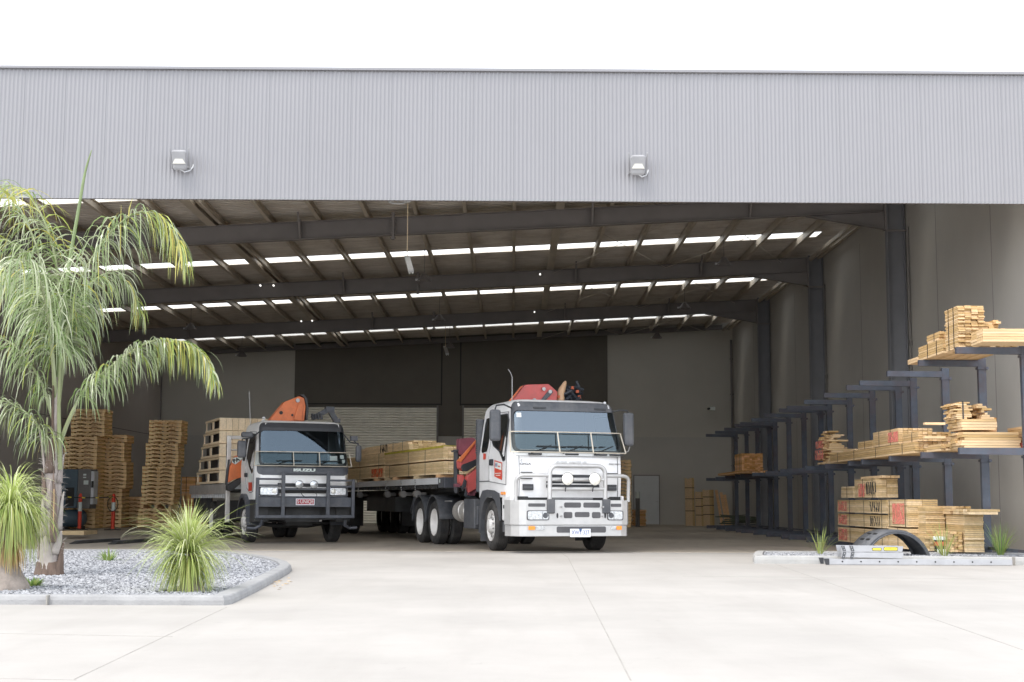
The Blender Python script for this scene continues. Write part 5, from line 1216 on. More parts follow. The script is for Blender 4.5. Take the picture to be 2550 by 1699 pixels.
for i, y in enumerate((4.3, 6.4, 8.6, 9.5, 10.8, 13.0)):
    c = TB.m @ Vector((-.5, y, 1.532)); t = thing('timber_bearer', 'timber bearer %s under the trailer packs' % ('at the very front', 'second from the front', 'third from the front', 'fourth from the front', 'fifth from the front', 'sixth from the front')[i], 'bearer', c, YB, 'bearers under the trailer load')
    g = MB(); g.box(-.68, .66, -.05, .05, 0, .086); g.build('board', 'pine_grey' if i % 2 else 'brown_timber', t)
# crates on the crane truck
LV = [(1.285, 1.72), (1.72, 2.05), (2.05, 2.42), (2.42, 2.78), (2.78, 3.14)]
for k in range(5):
    z0, z1 = 1.43 + k * .352, 1.43 + k * .352 + .344; off = .05 * k
    yb, ye = 3.3 + off * 3, 6.9 - off * 4
    c = TA.m @ Vector((0, (yb + ye) / 2, z0 + .01)); t = thing('wooden_crate', 'open sided pale wooden crate, %s of five on the crane truck' % ('bottom', 'second', 'middle', 'fourth', 'top')[k], 'crate', c, YA, 'wooden crates stacked on the crane truck')
    l = (ye - yb) / 2; h = z1 - z0; w = 1.17 - off * .4
    g = MB(); n = 13
    for i in range(n): x = -w + 2 * w * i / n; g.box(x + .004, x + 2 * w / n - .004, -l, -l + .02, 0, h - .012)
    g.build('end_boards', 'pine_pale', t)
    if k == 0:
        for y in (-1.5, -.5, .5, 1.5): g = MB(); g.box(-1.12, 1.12, y - .07, y + .07, -.15, -.002); g.build('skid', 'sticker_white', t)
    g = MB(); g.box(-w, w, -l + .021, l, 0, .035); g.build('base', 'pine_pale', t)
    g = MB(); g.box(-w, w, -l + .021, l, h - .035, h - .013); g.build('lid', 'pine_pale', t)
    for s in (-1, 1):
        g = MB()
        for y in (-l + .06, -.06, .0, .06, l - .05): 
            if y == 0: continue
            g.box(min(s * w, s * (w - .03)), max(s * w, s * (w - .03)), y - .035, y + .035, .036, h - .036)
        g.box(min(s * w, s * (w + .018)), max(s * w, s * (w + .018)), -l, l, .0, .06); g.box(min(s * w, s * (w + .018)), max(s * w, s * (w + .018)), -l, l, h - .07, h - .012)
        g.build('side_frame', 'pine_pale', t)
    g = MB(); r = random.Random(k)
    for s in (-1, 1):
        for a, b in ((-l + .1, -.1), (.1, l - .1)):
            for q in range(7):
                y = a + (b - a) * (q + .5) / 7; g.bar((s * (w - .05 - .02 * q), y - .07, .05), (s * (w - .05 - .02 * q), y + .06 + r.uniform(0, .05), h - .05), .02, .02)
    g.build('contents', 'alloy_tank', t)
    g = MB(); g.box(-w + .12, w - .12, -l + .05, l - .12, .05, h - .05); g.build('inside_shade', 'ink_black', t)  # black block added for the shade inside the crate
c = TA.m @ Vector((-1.05, 3.6, 1.302 + 5 * .372)); 
# ------------------------------------------------------------------ compressor
X0 = at(152, 1200, 47.7).x; t = thing('air_compressor', 'blue grey air compressor cabinet on a round tank beside the pallets', 'compressor', (X0, 47.8, 0)); u = .0146
g = MB(); g.box(-.15, .52, 0, .8, .72, 2.02); g.build('blue_cabinet', 'compressor_blue', t, bevel=.02)
g = MB(); g.box(.522, .95, .02, .8, .70, 2.02); c_ = g.build('grey_cabinet', 'compressor_grey', t, bevel=.02)
g = MB(); g.box(.70, .80, .012, .02, 1.80, 1.86); g.box(.70, .80, .012, .02, 1.72, 1.76); g.box(.72, .88, .012, .02, 1.5, 1.64); g.build('label_plate', 'sign_white', c_)
g = MB(); g.box(.955, 1.06, .05, .5, .85, 1.95); g.build('switch_box', 'cream_grey_paint', t)
g = MB(); g.box(.97, 1.045, .04, .05, 1.4, 1.62); g.build('switch', 'ink_black', t)
g = MB(); g.box(.15, .42, -.02, .0, .78, 1.4); g.build('control_panel', 'ink_black', t)
g = MB(); g.lathe([(-.2, 0), (-.18, .2), (-.08, .29), (.62, .29), (.72, .2), (.74, 0)], (0, .35, .38), 'x', 24); g.build('tank', 'compressor_blue', t, smooth=True)
g = MB()
for x in (0, .55): g.box(x, x + .1, .1, .6, .01, .12)
g.build('foot', 'chassis_black', t)
# bollards and chain
BP = []
for px, l in ((198, 'red and white bollard left of the other, in front of the compressor'), (281, 'red and white bollard with a black cable loop, in front of the pallets')):
    x = at(px, 1300, 47.3).x; BP.append(x); t = thing('bollard', l, 'bollard', (x, 47.3, 0), 0, 'red and white bollards')
    g = MB(); g.lathe([(.0, 0), (0, .28), (.03, .28), (.05, .1)], (0, 0, 0), 'z', 16); g.build('base', 'rubber', t)
    g = MB(); g.lathe([(.03, .06), (1.12, .06), (1.13, .045), (1.17, .045), (1.2, .03), (1.2, 0)], (0, 0, 0), 'z', 16); g.build('post', 'bollard_red', t, smooth=True)
    g = MB(); g.lathe([(.62, .062), (.62, .0635), (.92, .0635), (.92, .062)], (0, 0, 0), 'z', 16); g.build('white_band', 'sign_white', t)
g = MB()
xs_ = [BP[0] - .5 + (BP[1] - BP[0] + .5) * k / 14 for k in range(15)]
for i, (a, b) in enumerate(zip(xs_, xs_[1:])): g.mi = 1 if i % 4 == 1 else 0; g.bar((a, 47.22, 1.09 - .03 * math.sin(math.pi * i / 14)), (b, 47.22, 1.09 - .03 * math.sin(math.pi * (i + 1) / 14)), .035)
tag(g.build('barrier_chain', ['ink_black', 'sign_yellow']), 'black and yellow chain strung between the two bollards', 'chain')
g = MB(); g.tube([(BP[1] + .17 * math.cos(a), 47.2, .86 + .24 * math.sin(a)) for a in [2 * math.pi * k / 24 for k in range(25)]], .014, 5, cap=False)
tag(g.build('cable_loop', 'ink_black'), 'black cable loop hanging on the right bollard', 'cable')
# slab and fork tines on the floor
a, b = gp(150, 1342), gp(214, 1342); g = MB(); g.box(a.x, b.x, a.y - .1, a.y + 1.1, .10, .2); o = g.build('boards', 'timber_slab'); o.name = 'timber_slab'; tag(o, 'pale timber slab lying on the floor behind the palm trunk', 'timber slab')
for i, q in enumerate((((180, 1350), (292, 1345)), ((277, 1351), (378, 1345)))):
    a, b = gp(q[0][0], q[0][1] + 6), gp(q[1][0], q[1][1] + 4); d = (b - a); L = d.length; t = thing('fork_tine', ('left', 'right')[i] + ' black steel fork extension lying on the floor', 'fork extension', (a.x, a.y, 0), math.atan2(d.y, d.x), 'fork extensions on the floor')
    g = MB(); g.prism([(0, .01), (L, .012), (L, .075), (.3, .07), (.0, .02)], lambda x, z: (x, -.08, z), lambda x, z: (x, .08, z)); g.build('blade', 'chassis_black', t)
    g = MB(); g.box(.25, L, -.082, .082, .077, .083); g.build('top_plate', 'bar_steel', t)
# ================================================================== garden beds
def offset_poly(P, d):
    n = len(P); out = []
    A = sum(P[i].x * P[(i + 1) % n].y - P[(i + 1) % n].x * P[i].y for i in range(n)); sg = 1 if A > 0 else -1
    for i in range(n):
        a, b, c = P[i - 1], P[i], P[(i + 1) % n]; e1 = (b - a).normalized(); e2 = (c - b).normalized()
        n1 = Vector((-e1.y, e1.x)) * sg; n2 = Vector((-e2.y, e2.x)) * sg; m = (n1 + n2); m.normalize()
        k = d / max(.35, m.dot(n1)); out.append(b + m * k)
    return out
def inside(P, x, y):
    c = False; n = len(P)
    for i in range(n):
        a, b = P[i], P[i - 1]
        if (a.y > y) != (b.y > y) and x < (b.x - a.x) * (y - a.y) / (b.y - a.y) + a.x: c = not c
    return c
def gravelmat(name):
    m = bpy.data.materials.new(name); m.use_nodes = True; nt = m.node_tree; L = nt.links
    b = nt.nodes['Principled BSDF']; tc = nd(nt, 'ShaderNodeTexCoord')
    v = nd(nt, 'ShaderNodeTexVoronoi', Scale=26); L.new(tc.outputs['Object'], v.inputs['Vector'])
    sp = nd(nt, 'ShaderNodeSeparateColor'); L.new(v.outputs['Color'], sp.inputs[0])
    c = ramp(nt, sp.outputs[0], [(0, (.06, .065, .075)), (.45, (.2, .21, .235)), (1, (.45, .46, .5))])
    L.new(c, b.inputs['Base Color']); b.inputs['Roughness'].default_value = .85
    bp = nd(nt, 'ShaderNodeBump', Strength=1, Distance=.03); bp.invert = True; L.new(v.outputs['Distance'], bp.inputs['Height']); L.new(bp.outputs[0], b.inputs['Normal']); MATS[name] = m
gravelmat('gravel_bed')
def island(pts, h, kerbm, nst, name, label, stones_label, kw=.15, joints=()):
    P = [Vector((p.x, p.y)) for p in (gp(x, y, h) for x, y in pts)]; I = offset_poly(P, kw); O2 = offset_poly(P, -.012); P2 = offset_poly(P, .012)
    g = MB(); n = len(P)
    rows = [[g.b.verts.new((p.x, p.y, z)) for p in Q] for Q, z in ((O2, 0), (O2, h * .5), (P, h - .012), (P2, h), (I, h), (I, h - .05))]
    for a, b in zip(rows, rows[1:]):
        for k in range(n): g._f([a[k], a[(k + 1) % n], b[(k + 1) % n], b[k]])
    o = g.build(name, kerbm); tag(o, label, 'kerb')
    g = MB()
    for x, y in joints:
        p = gp(x, y, 0); g.box(p.x - .006, p.x + .006, p.y - .02, p.y + kw - .03, 0, h + .002)
    if joints: g.build('kerb_joint', 'joint_dark', o)
    g = MB(); f = g._f([g.b.verts.new((p.x, p.y, h - .035)) for p in I]); bmesh.ops.triangulate(g.b, faces=[f])
    tag(g.build('gravel', 'gravel_bed'), kind='structure')
    g = MB(); r = random.Random(4); xs = [p.x for p in I]; ys = [p.y for p in I]; c = 0; I2 = offset_poly(P, kw + .02)
    x0 = max(min(xs), -6.2 if name == 'kerb' else 0)
    while c < nst:
        x = r.uniform(max(min(xs), gp(-60, 1470, 0).x * 1.9), max(xs)); y = min(ys) + (max(ys) - min(ys)) * r.random() ** 1.35
        if not inside(I2, x, y): continue
        c += 1; s = r.uniform(.010, .024); a = r.uniform(0, 6.3); ca_, sa = math.cos(a), math.sin(a); t = r.uniform(-.5, .5); zz = h - .033
        V = [(s * 1.3, 0, t * s * .6), (0, s, 0), (-s * 1.2, 0, -t * s * .6), (0, -s * .9, 0), (0, 0, s * .7), (0, 0, -s * .5)]
        v = [g.b.verts.new((x + p * ca_ - q * sa, y + p * sa + q * ca_, zz + w + s * .3)) for p, q, w in V]
        for q in ((0, 1, 4), (1, 2, 4), (2, 3, 4), (3, 0, 4), (1, 0, 5), (2, 1, 5), (3, 2, 5), (0, 3, 5)): g._f([v[k] for k in q])
    tag(g.build('gravel_stones', 'stone', recalc=False), stones_label, 'gravel', kind='stuff')
    return P
LP = island([(-330, 1480), (0, 1482), (556, 1484), (575, 1481), (640, 1452), (716, 1413), (724, 1405), (716, 1398), (690, 1390), (655, 1383), (600, 1376), (540, 1371), (361, 1368), (0, 1367), (-330, 1366)], .09, 'kerb_concrete', 26000,
            'kerb', 'grey concrete kerb round the gravel bed with the palm', 'loose grey stone chips in the palm bed', joints=((117, 1507), (-90, 1507)))
RP = island([(1880, 1384), (1876, 1380), (1879, 1374), (1886, 1371.5), (2100, 1373), (2620, 1377.5), (2620, 1388), (2200, 1385.5), (1888, 1384)][::-1], .13, 'kerb_pale', 3500,
            'kerb', 'pale concrete kerb round the narrow bed by the right wall', 'loose grey stone chips in the narrow right bed', joints=((1955, 1404), (2528, 1409)))
# ------------------------------------------------------------------ palm
def catmull(P, n=8):
    P = [Vector(p) for p in P]; Q = [P[0] * 2 - P[1]] + P + [P[-1] * 2 - P[-2]]; out = []
    for i in range(1, len(Q) - 2):
        for k in range(n):
            t = k / n; a, b, c, d = Q[i - 1], Q[i], Q[i + 1], Q[i + 2]
            out.append(.5 * ((2 * b) + (c - a) * t + (2 * a - 5 * b + 4 * c - d) * t * t + (3 * b - a - 3 * c + d) * t ** 3))
    out.append(P[-1]); return out
def ribbon(g, pts, w, side, mi=0):
    n = len(pts); prev = None
    for i, p in enumerate(pts):
        t = i / (n - 1); ww = w * min(1, .35 + t * 4) * (1 - t ** 2.2) + .0012
        d = (pts[min(i + 1, n - 1)] - pts[max(i - 1, 0)]).normalized(); s = side - d * side.dot(d)
        if s.length < 1e-3: s = d.orthogonal()
        s.normalize(); cur = (g.b.verts.new(p - s * ww / 2), g.b.verts.new(p + s * ww / 2))
        if prev:
            f = g._f([prev[0], prev[1], cur[1], cur[0]])
            if f: f.material_index = mi; f.smooth = True
        prev = cur
PZ = 16.6
base = gp(122, 1432, .06)
palm = thing('palm_tree', 'tall feathery palm with arching drooping fronds in the left gravel bed', 'palm tree', (base.x, base.y, .05))
def pw(px, py, dz=0): return at(px, py, base.y + dz) - Vector((base.x, base.y, .05))
def frond(path, L, seed, n=150, start=.22, tipm=.35, rad=.022, outw=.55, droop=1.0):
    r = random.Random(seed); pts = catmull([pw(*p) for p in path], 10); N = len(pts)
    g = MB(); g.tube(pts, [rad * (1 - .82 * i / (N - 1)) * (1.3 if i < N * .15 else 1) for i in range(N)], 6); o = g.build('frond', 'crownshaft', palm, smooth=True)
    g = MB()
    cum = [0]
    for a, b in zip(pts, pts[1:]): cum.append(cum[-1] + (b - a).length)
    T = cum[-1]
    for k in range(n * 2):
        u = start + (1 - start) * (k // 2 + r.random() * .8) / n; u = min(u, .999); d = u * T; j = 0
        while j < N - 2 and cum[j + 1] < d: j += 1
        f = (d - cum[j]) / max(1e-6, cum[j + 1] - cum[j]); p = pts[j].lerp(pts[j + 1], f); tan = (pts[j + 1] - pts[j]).normalized()
        lat = tan.cross(Vector((0, 0, 1)))
        if lat.length < .15: lat = tan.cross(Vector((0, 1, 0)))
        lat.normalize(); up = lat.cross(tan) * (1 if lat.cross(tan).z > 0 else -1); sg = 1 if k % 2 else -1
        el = r.uniform(-.5, .9); v = (lat * sg * outw * math.cos(el) + up * math.sin(el) * .7 + tan * r.uniform(.25, .7)).normalized()
        t0 = (u - start) / (1 - start); ll = L * 1.12 * r.uniform(.7, 1.15) * (.45 + .55 * math.sin(math.pi * min(1, t0 * .9 + .12)) ** .6)
        q = p.copy(); P_ = [q.copy()]; vel = v * 1.0; m = 6
        dr = droop * r.uniform(.9, 1.9)
        for s in range(m):
            vel = (vel + Vector((0, 0, -1)) * dr * .42 * (1 if s else .5)).normalized(); q = q + vel * ll / m; P_.append(q.copy())
        ribbon(g, P_, r.uniform(.011, .022), Vector((r.uniform(-1, 1), r.uniform(-.4, .4), r.uniform(-.3, .3))).normalized() if r.random() < .5 else lat, 1 if (t0 > 1 - tipm and r.random() < .5) or r.random() < .08 else 0)
    g.build('leaflets', ['palm_leaf', 'palm_leaf_tip'], o, recalc=False)
FR = [([(140, 1070, 0), (162, 860, 0), (196, 710, -.1), (250, 612, -.2), (300, 556, -.3), (352, 528, -.35), (402, 543, -.4), (437, 590, -.45), (460, 650, -.5)], .72, .3),
      ([(148, 1110, 0), (172, 1045, -.1), (212, 968, -.2), (256, 930, -.3), (316, 884, -.4), (380, 850, -.5), (438, 848, -.6), (488, 868, -.7), (518, 905, -.75), (534, 950, -.8)], .50, .45),
      ([(138, 1060, 0), (130, 850, 0), (112, 700, .1), (80, 585, .2), (38, 505, .3), (-10, 470, .4), (-70, 485, .5)], .68, .3),
      ([(142, 1000, 0), (150, 800, .2), (140, 660, .4), (112, 555, .6), (66, 482, .8), (12, 462, 1.0), (-60, 500, 1.2)], .62, .5),
      ([(140, 1000, 0), (125, 830, -.2), (108, 730, -.4), (80, 660, -.7), (36, 650, -1.0), (-20, 700, -1.3)], .75, .2),
      ([(138, 1060, 0), (102, 950, 0), (52, 878, -.1), (0, 842, -.2), (-70, 850, -.3)], .55, .3),
      ([(124, 1165, 0), (112, 1100, 0), (88, 1052, -.1), (48, 1016, -.1), (0, 998, -.2), (-60, 1015, -.2)], .52, .3),
      ([(146, 1000, 0), (168, 830, .2), (202, 742, .4), (246, 690, .6), (292, 684, .8), (330, 725, .9), (348, 785, 1.0)], .58, .2),
      ([(140, 980, 0), (128, 800, .3), (88, 720, .7), (30, 690, 1.0), (-40, 720, 1.3)], .66, .2),
      ([(140, 960, 0), (120, 790, .1), (70, 650, .2), (20, 600, .2), (-40, 600, .3)], .7, .2)]
for i, (p, L, tm) in enumerate(FR): frond(p, L, 20 + i, tipm=tm, droop=1.15 if i not in (2, 3) else .8, n=(160 if i < 2 else 80))
g = MB(); pts = catmull([pw(142, 1060), pw(152, 850), pw(168, 690), pw(196, 520, -.05), pw(212, 430, -.08), pw(228, 374, -.1)], 8)
g.tube(pts, [.03 * (1 - i / (len(pts) - 1)) ** .6 + .004 for i in range(len(pts))], 6); g.build('spear_leaf', 'palm_leaf', palm, smooth=True)
for q in (((262, 620), (272, 560), (296, 528)), ((318, 560), (322, 520), (330, 493)), ((300, 640), (300, 560), (302, 510))):
    g = MB(); ribbon(g, [pw(*c, -.3) for c in q], .02, Vector((1, 0, 0))); g.build('young_leaflet', 'palm_leaf_tip', palm)
# trunk with old leaf bases and fibre
g = MB(); tp = [(122, 1440), (122, 1425), (124, 1380), (126, 1320), (129, 1250), (131, 1190), (134, 1150), (136, 1110), (139, 1050), (142, 1000), (146, 940)]
rd = [.165, .15, .128, .12, .112, .10, .085, .06, .05, .042, .03]
cps = catmull([pw(*p) for p in tp], 4); rr = []
for i in range(len(cps)): t = i / 4; j = min(int(t), 9); rr.append(rd[j] + (rd[j + 1] - rd[j]) * (t - j))
g.tube(cps, rr, 18); g.build('trunk', 'trunk_grey', palm, smooth=True)
g = MB(); g.lathe([(-.05, .0), (-.05, .19), (.03, .185), (.10, .168), (.17, .16), (.18, .14)], (0, 0, 0), 'z', 15); g.build('base_ring', 'husk_brown', palm)
r = random.Random(12)
def trunk_at(u): i = min(int(u * (len(cps) - 1)), len(cps) - 2); return cps[i], rr[i]
for k in range(17):
    u = .06 + .55 * k / 17; a = k * 2.4 + r.uniform(-.3, .3); c, rad = trunk_at(u); L = r.uniform(.28, .5); w = r.uniform(.6, .95); g = MB(); n = 7; m = 6; rows = []
    for j in range(n):
        t = j / (n - 1); row = []; wid = w * (1 - t) ** .7 + .04; c2, r2 = trunk_at(min(.99, u + L * t / 2.4))
        for s in range(m):
            aa = a + (s / (m - 1) - .5) * 2 * wid; rr2 = r2 + .012 + .012 * math.cos((s / (m - 1) - .5) * math.pi) + .03 * t * t; row.append(g.b.verts.new((c2.x + rr2 * math.cos(aa), c2.y + rr2 * math.sin(aa), c.z + L * t)))
        rows.append(row)
    for p, q in zip(rows, rows[1:]):
        for s in range(m - 1): g._f([p[s], p[s + 1], q[s + 1], q[s]])
    o = g.build('leaf_base', ('husk_brown', 'trunk_grey', 'fibre')[k % 3], palm, smooth=True); md = o.modifiers.new('thick', 'SOLIDIFY'); md.thickness = .012
g = MB()
for k in range(420):
    u = r.uniform(.2, .66); a = r.uniform(0, 6.3); c, rad = trunk_at(u); p = c + Vector((math.cos(a), math.sin(a), 0)) * (rad + .015); d = Vector((math.cos(a) * .8, math.sin(a) * .8, r.uniform(-.2, .9))).normalized() * r.uniform(.03, .11)
    ribbon(g, [p, p + d * .5 + Vector((0, 0, .01)), p + d], .004, Vector((1, 0, .3)))
g.build('fibres', 'fibre', palm, recalc=False)
for q, m_, w_ in ((((136, 1180), (134, 1110), (131, 1040), (133, 960)), 'husk_brown', .022), (((128, 1200), (120, 1150), (116, 1090), (118, 1040)), 'crownshaft', .02), (((150, 1170), (148, 1090), (147, 1000), (150, 900)), 'crownshaft', .03), (((112, 1180), (106, 1120), (98, 1070)), 'trunk_grey', .016)):
    g = MB(); P_ = catmull([pw(*c, -.06) for c in q], 5); g.tube(P_, w_, 6, r1=w_ * .6); g.build('petiole', m_, palm, smooth=True)
g = MB(); P_ = catmull([pw(133, 1350, -.14), pw(134, 1290, -.16), pw(135, 1230, -.15), pw(133, 1172, -.12)], 5); g.tube(P_, [.035, .045, .05, .05, .05, .048, .045, .042, .038, .034, .028, .022, .016, .01, .008, .003], 8); g.build('spathe', 'husk_brown', palm, smooth=True)
g = MB(); P_ = [p + Vector((.012, -.045, 0)) for p in P_[2:]]; g.tube(P_[:-4], .004, 5); g.build('spathe_edge', 'pine', palm)
# ------------------------------------------------------------------ spiky plants
def leaves(g, c, n, L, seed, el0, el1, w=.012, droop=1.0, m=8, r0=.02):
    r = random.Random(seed)
    for k in range(n):
        a = r.uniform(0, 2 * math.pi); e = R(el0 + (el1 - el0) * r.random() ** .8); v = Vector((math.cos(a) * math.cos(e), math.sin(a) * math.cos(e), math.sin(e)))
        p = Vector(c) + Vector((math.cos(a) * r0, math.sin(a) * r0, 0)); P_ = [p.copy()]; l = L * r.uniform(.65, 1.1); dr = droop * r.uniform(.6, 1.3)
        for s in range(m):
            v = (v + Vector((0, 0, -1)) * dr * (.05 + .06 * s)).normalized(); p = p + v * l / m
            if p.z < .012: p.z = .012 + .004 * r.random()
            P_.append(p.copy())
        ribbon(g, P_, w * r.uniform(.7, 1.2), Vector((-math.sin(a), math.cos(a), r.uniform(-.4, .4))))
b = gp(474, 1474, .055); t = thing('spiky_plant', 'round spiky plant with long arching yellow green leaves at the bed corner', 'plant', (b.x, b.y, .055)); t.scale = (.9, .9, .93)
g = MB(); g.lathe([(0, .17), (.04, .16), (.1, .10), (.2, .07), (.42, .06), (.45, 0)], (0, 0, 0), 'z', 16); g.build('stem', 'bulb_bark', t, smooth=True)
for nm, m_, args in (('leaves', 'spiky_leaf', ((-.04, 0, .42), 460, .62, 1, 5, 85)), ('lower_leaves', 'spiky_leaf_deep', ((-.04, 0, .36), 420, .60, 2, -55, 30)), ('side_leaves', 'spiky_leaf', ((-.04, 0, .42), 170, .92, 3, 5, 60))):
    g = MB(); leaves(g, *args, w=.012, droop={'side_leaves': .62, 'lower_leaves': 1.3}.get(nm, .9)); g.build(nm, m_, t, recalc=False)
b = gp(14, 1470, .055); t = thing('ponytail_plant', 'ponytail plant with swollen base and drooping leaves at the left edge', 'plant', (b.x, b.y, .055))
g = MB(); g.lathe([(0, .24), (.06, .235), (.16, .17), (.28, .11), (.5, .08), (.86, .06), (.9, 0)], (0, 0, 0), 'z', 20); g.build('trunk', 'bulb_bark', t, smooth=True)
for nm, m_, args, dr in (('leaves', 'spiky_leaf', ((.02, 0, .88), 440, .58, 11, 0, 85), 1.25), ('lower_leaves', 'spiky_leaf_deep', ((.02, 0, .84), 480, .70, 12, -40, 25), 1.8)):
    g = MB(); leaves(g, *args, w=.011, droop=dr); g.build(nm, m_, t, recalc=False)
g = MB(); leaves(g, (.02, 0, .55), 240, .42, 13, -70, -20, w=.012, droop=2.2); g.build('dry_skirt', 'dry_leaf', t, recalc=False)
b = gp(2, 1440, .055)
for px, py, n, L, lab, w in ((270, 1398, 70, .24, 'small bright green grass tuft in the palm bed', .016), (83, 1462, 60, .13, 'tiny leafy green weed beside the ponytail plant', .03)):
    b = gp(px, py, .055); g = MB(); leaves(g, (0, 0, 0), n, L, px, 20, 85, w=w, droop=.8, m=5, r0=.05); o = g.build('grass_tuft', 'tuft_leaf', recalc=False); o.location = b; tag(o, lab, 'plant')
for px, py, n, L, lab in ((2042, 1380, 26, .55, 'grass tuft at the left end of the right bed'), (2352, 1386, 40, .62, 'grass tuft in front of the paint bucket'), (2492, 1384, 55, .60, 'grass tuft at the right of the bed')):
    b = gp(px, py, .10); g = MB(); leaves(g, (0, 0, 0), n, L, px, 48, 88, w=.013, droop=.45, m=7, r0=.04); leaves(g, (0, 0, 0), 6, L * 1.1, px + 1, 30, 50, w=.008, droop=.5, m=7, r0=.03)
    o = g.build('grass_tuft', 'tuft_leaf' if px > 2400 else 'spiky_leaf_deep', recalc=False); o.location = b; tag(o, lab, 'plant', 'grass tufts in the right bed')
# dry leaves by the kerb
g = MB(); r = random.Random(3)
for k in range(26):
    p = gp(690 + r.gauss(0, 16), 1453 + r.gauss(0, 5), 0); a = r.uniform(0, 6.3); d = Vector((math.cos(a), math.sin(a), 0)) * .03; e = Vector((-d.y, d.x, 0)) * .4; z = Vector((0, 0, .006))
    g._f([g.b.verts.new(p + q + z) for q in (d, e + z, -d, -e)])
tag(g.build('dry_leaf_litter', 'dry_leaf', recalc=False), 'few dry leaves blown against the kerb corner', 'leaves', kind='stuff')
# ------------------------------------------------------------------ arch, ladders, bucket
c = at(2226, 1370, 24.75); t = thing('truck_mudguard', 'curved black plastic truck mudguard standing like an arch in the right bed', 'mudguard', (c.x, 24.55, -.12), R(12))
g = MB(); n = 28; R0 = .67; a0, a1 = R(12), R(168)
def arc(g, r0, y0, r1, y1):
    A = [g.b.verts.new((r0 * math.cos(a0 + (a1 - a0) * k / n), y0, r0 * math.sin(a0 + (a1 - a0) * k / n))) for k in range(n + 1)]
    B = [g.b.verts.new((r1 * math.cos(a0 + (a1 - a0) * k / n), y1, r1 * math.sin(a0 + (a1 - a0) * k / n))) for k in range(n + 1)]
    for k in range(n): g._f([A[k], A[k + 1], B[k + 1], B[k]])
arc(g, R0, .02, R0, .58); arc(g, R0 - .05, 0, R0, .02); arc(g, R0 - .05, .60, R0, .58); arc(g, R0 - .075, .0, R0 - .05, 0)
o = g.build('shell', 'dark_grey_plastic', t, smooth=True); md = o.modifiers.new('thick', 'SOLIDIFY'); md.thickness = .012
g = MB()
for aa in (R(118), R(132), R(146), R(158)):
    for y in (.16, .38): g.cbox(((R0 + .004) * math.cos(aa), y, (R0 + .004) * math.sin(aa)), (.012, .12, .035), Matrix.Rotation(-aa, 3, 'Y'))
g.build('slot', 'ink_black', t)
a, b = gp(2067, 1408), gp(2514, 1408.5); t = thing('ladder', 'long aluminium ladder lying on its side along the pale kerb', 'ladder', (a.x, 23.22, .006), 0); L = b.x - a.x
for y in (0, .42):
    g = MB(); g.box(0, L, y, y + .028, .0, .094); r_ = g.build('rail', 'ladder_alloy', t, bevel=.006)
    g = MB(); g.prism([(-.08, .098), (-.0, .098), (.0, -.0), (-.05, -.0)], lambda x, z: (x, y - .012, z), lambda x, z: (x, y + .04, z)); g.build('foot', 'black_plastic', r_)
    g = MB()
    for k in range(9): g.cyl((.215 + k * .3, y - .003, .052), (.215 + k * .3, y - .001, .052), .014, 10)
    g.build('rung_hole', 'ink_black', r_)
for k in range(9): g = MB(); g.cyl((.215 + k * .3, .028, .052), (.215 + k * .3, .42, .052), .015, 8); g.build('rung', 'ladder_alloy', t)
a, b = at(2093, 1378, 23.3), at(2247, 1378, 23.3); t = thing('step_ladder', 'short folded aluminium step ladder with yellow stickers, on the long ladder', 'ladder', (a.x, 23.22, .106), 0); L = b.x - a.x
g = MB()
for z in (0, .105):
    for y in (0, .30): g.prism([(0, z + (.02 if z == 0 else 0)), (L - .02, z + .004), (L, z + .095), (-.02 if z else 0, z + .10)], lambda x, zz: (x, y, zz), lambda x, zz: (x, y + .03, zz))
g.build('rail', 'ladder_alloy', t, bevel=.004)
g = MB()
for x in (.12, .45, .8): g.box(x, x + .05, .03, .30, .02, .05); g.box(x, x + .05, .03, .30, .13, .16)
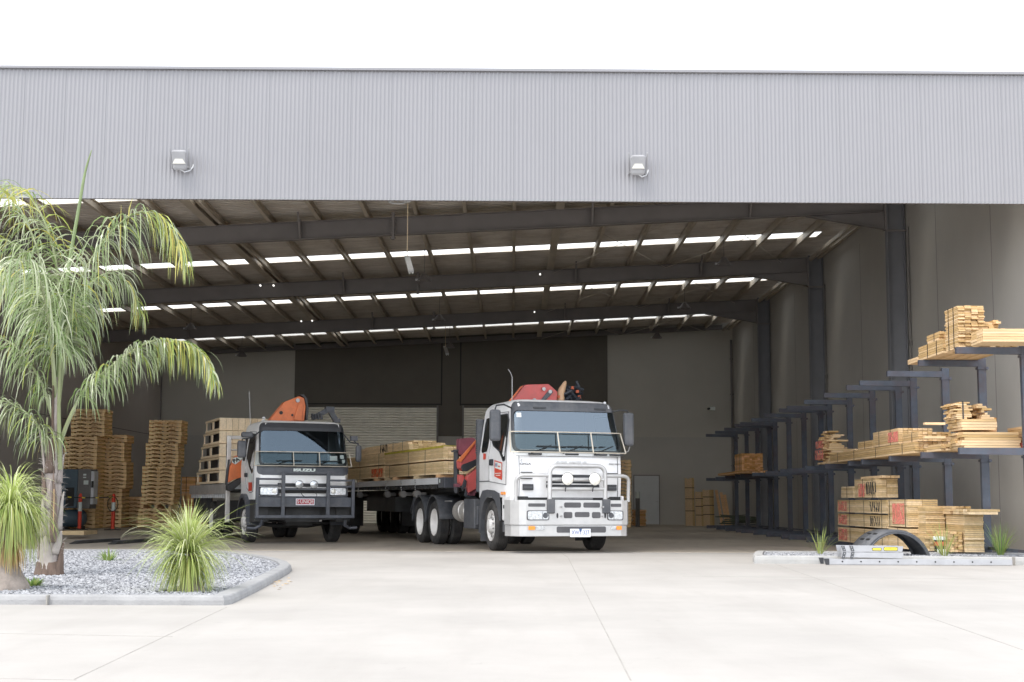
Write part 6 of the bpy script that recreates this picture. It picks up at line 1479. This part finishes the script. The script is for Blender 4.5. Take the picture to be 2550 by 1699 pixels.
g.build('step', 'ladder_alloy', t)
for x in (.0, .135):
    g = MB(); g.prism([(x - .01, .205), (x + .045, .205), (x + .07, .12), (x + .02, .12)], lambda x, z: (x, -.012, z), lambda x, z: (x, -.001, z)); g.prism([(x + .02, .10), (x + .07, .10), (x + .045, .0), (x + .0, .0)], lambda x, z: (x, -.012, z), lambda x, z: (x, -.001, z)); h = g.build('end_bracket', 'dark_grey_plastic', t)
    g = MB()
    for px_, z in ((x + .02, .185), (x + .04, .14), (x + .045, .08), (x + .03, .03)): g.cyl((px_, -.016, z), (px_, -.012, z), .007, 8)
    g.build('rivet', 'alloy', h)
for x0, x1, z0, z1, s_ in ((.50, .64, .135, .165, ''), (.69, .90, .135, .18, 'GORILLA')):
    g = MB(); g.prism_y(rrect(x0 - .008, x1 + .008, z0 - .008, z1 + .008, .018), -.004, -.001); h = g.build('sticker', 'ink_black', t)
    g = MB(); g.prism_y(rrect(x0, x1, z0, z1, .014), -.0065, -.0045); g.build('sticker_face', 'sign_yellow', h)
    if s_: text('sticker_lettering', s_, .035, 'ink_black', h, face_front((x0 + x1) / 2, -.007, (z0 + z1) / 2), ext=.0005, width=.17)
b = gp(2346, 1379, .1); t = thing('paint_bucket', 'white and black paint bucket with orange band standing in the right bed', 'bucket', (b.x, b.y, .10))
g = MB(); g.lathe([(0, 0), (0, .125), (.29, .142), (.29, .0)], (0, 0, 0), 'z', 24); g.build('pail', 'ink_black', t, smooth=True)
g = MB(); g.lathe([(.245, .141), (.245, .149), (.30, .152), (.305, .145), (.305, 0)], (0, 0, 0), 'z', 24); g.build('lid', 'sign_white', t, smooth=True)
g = MB(); g.lathe([(.14, .1345), (.14, .136), (.215, .1405), (.215, .139)], (0, 0, 0), 'z', 24, math.pi * .95, math.pi * 1.75); g.build('orange_band', 'rusty_red', t)
g = MB(); g.lathe([(.0, .1265), (.0, .128), (.085, .133), (.085, .131)], (0, 0, 0), 'z', 24, math.pi * 1.2, math.pi * 1.8); g.build('white_label', 'sign_white', t)
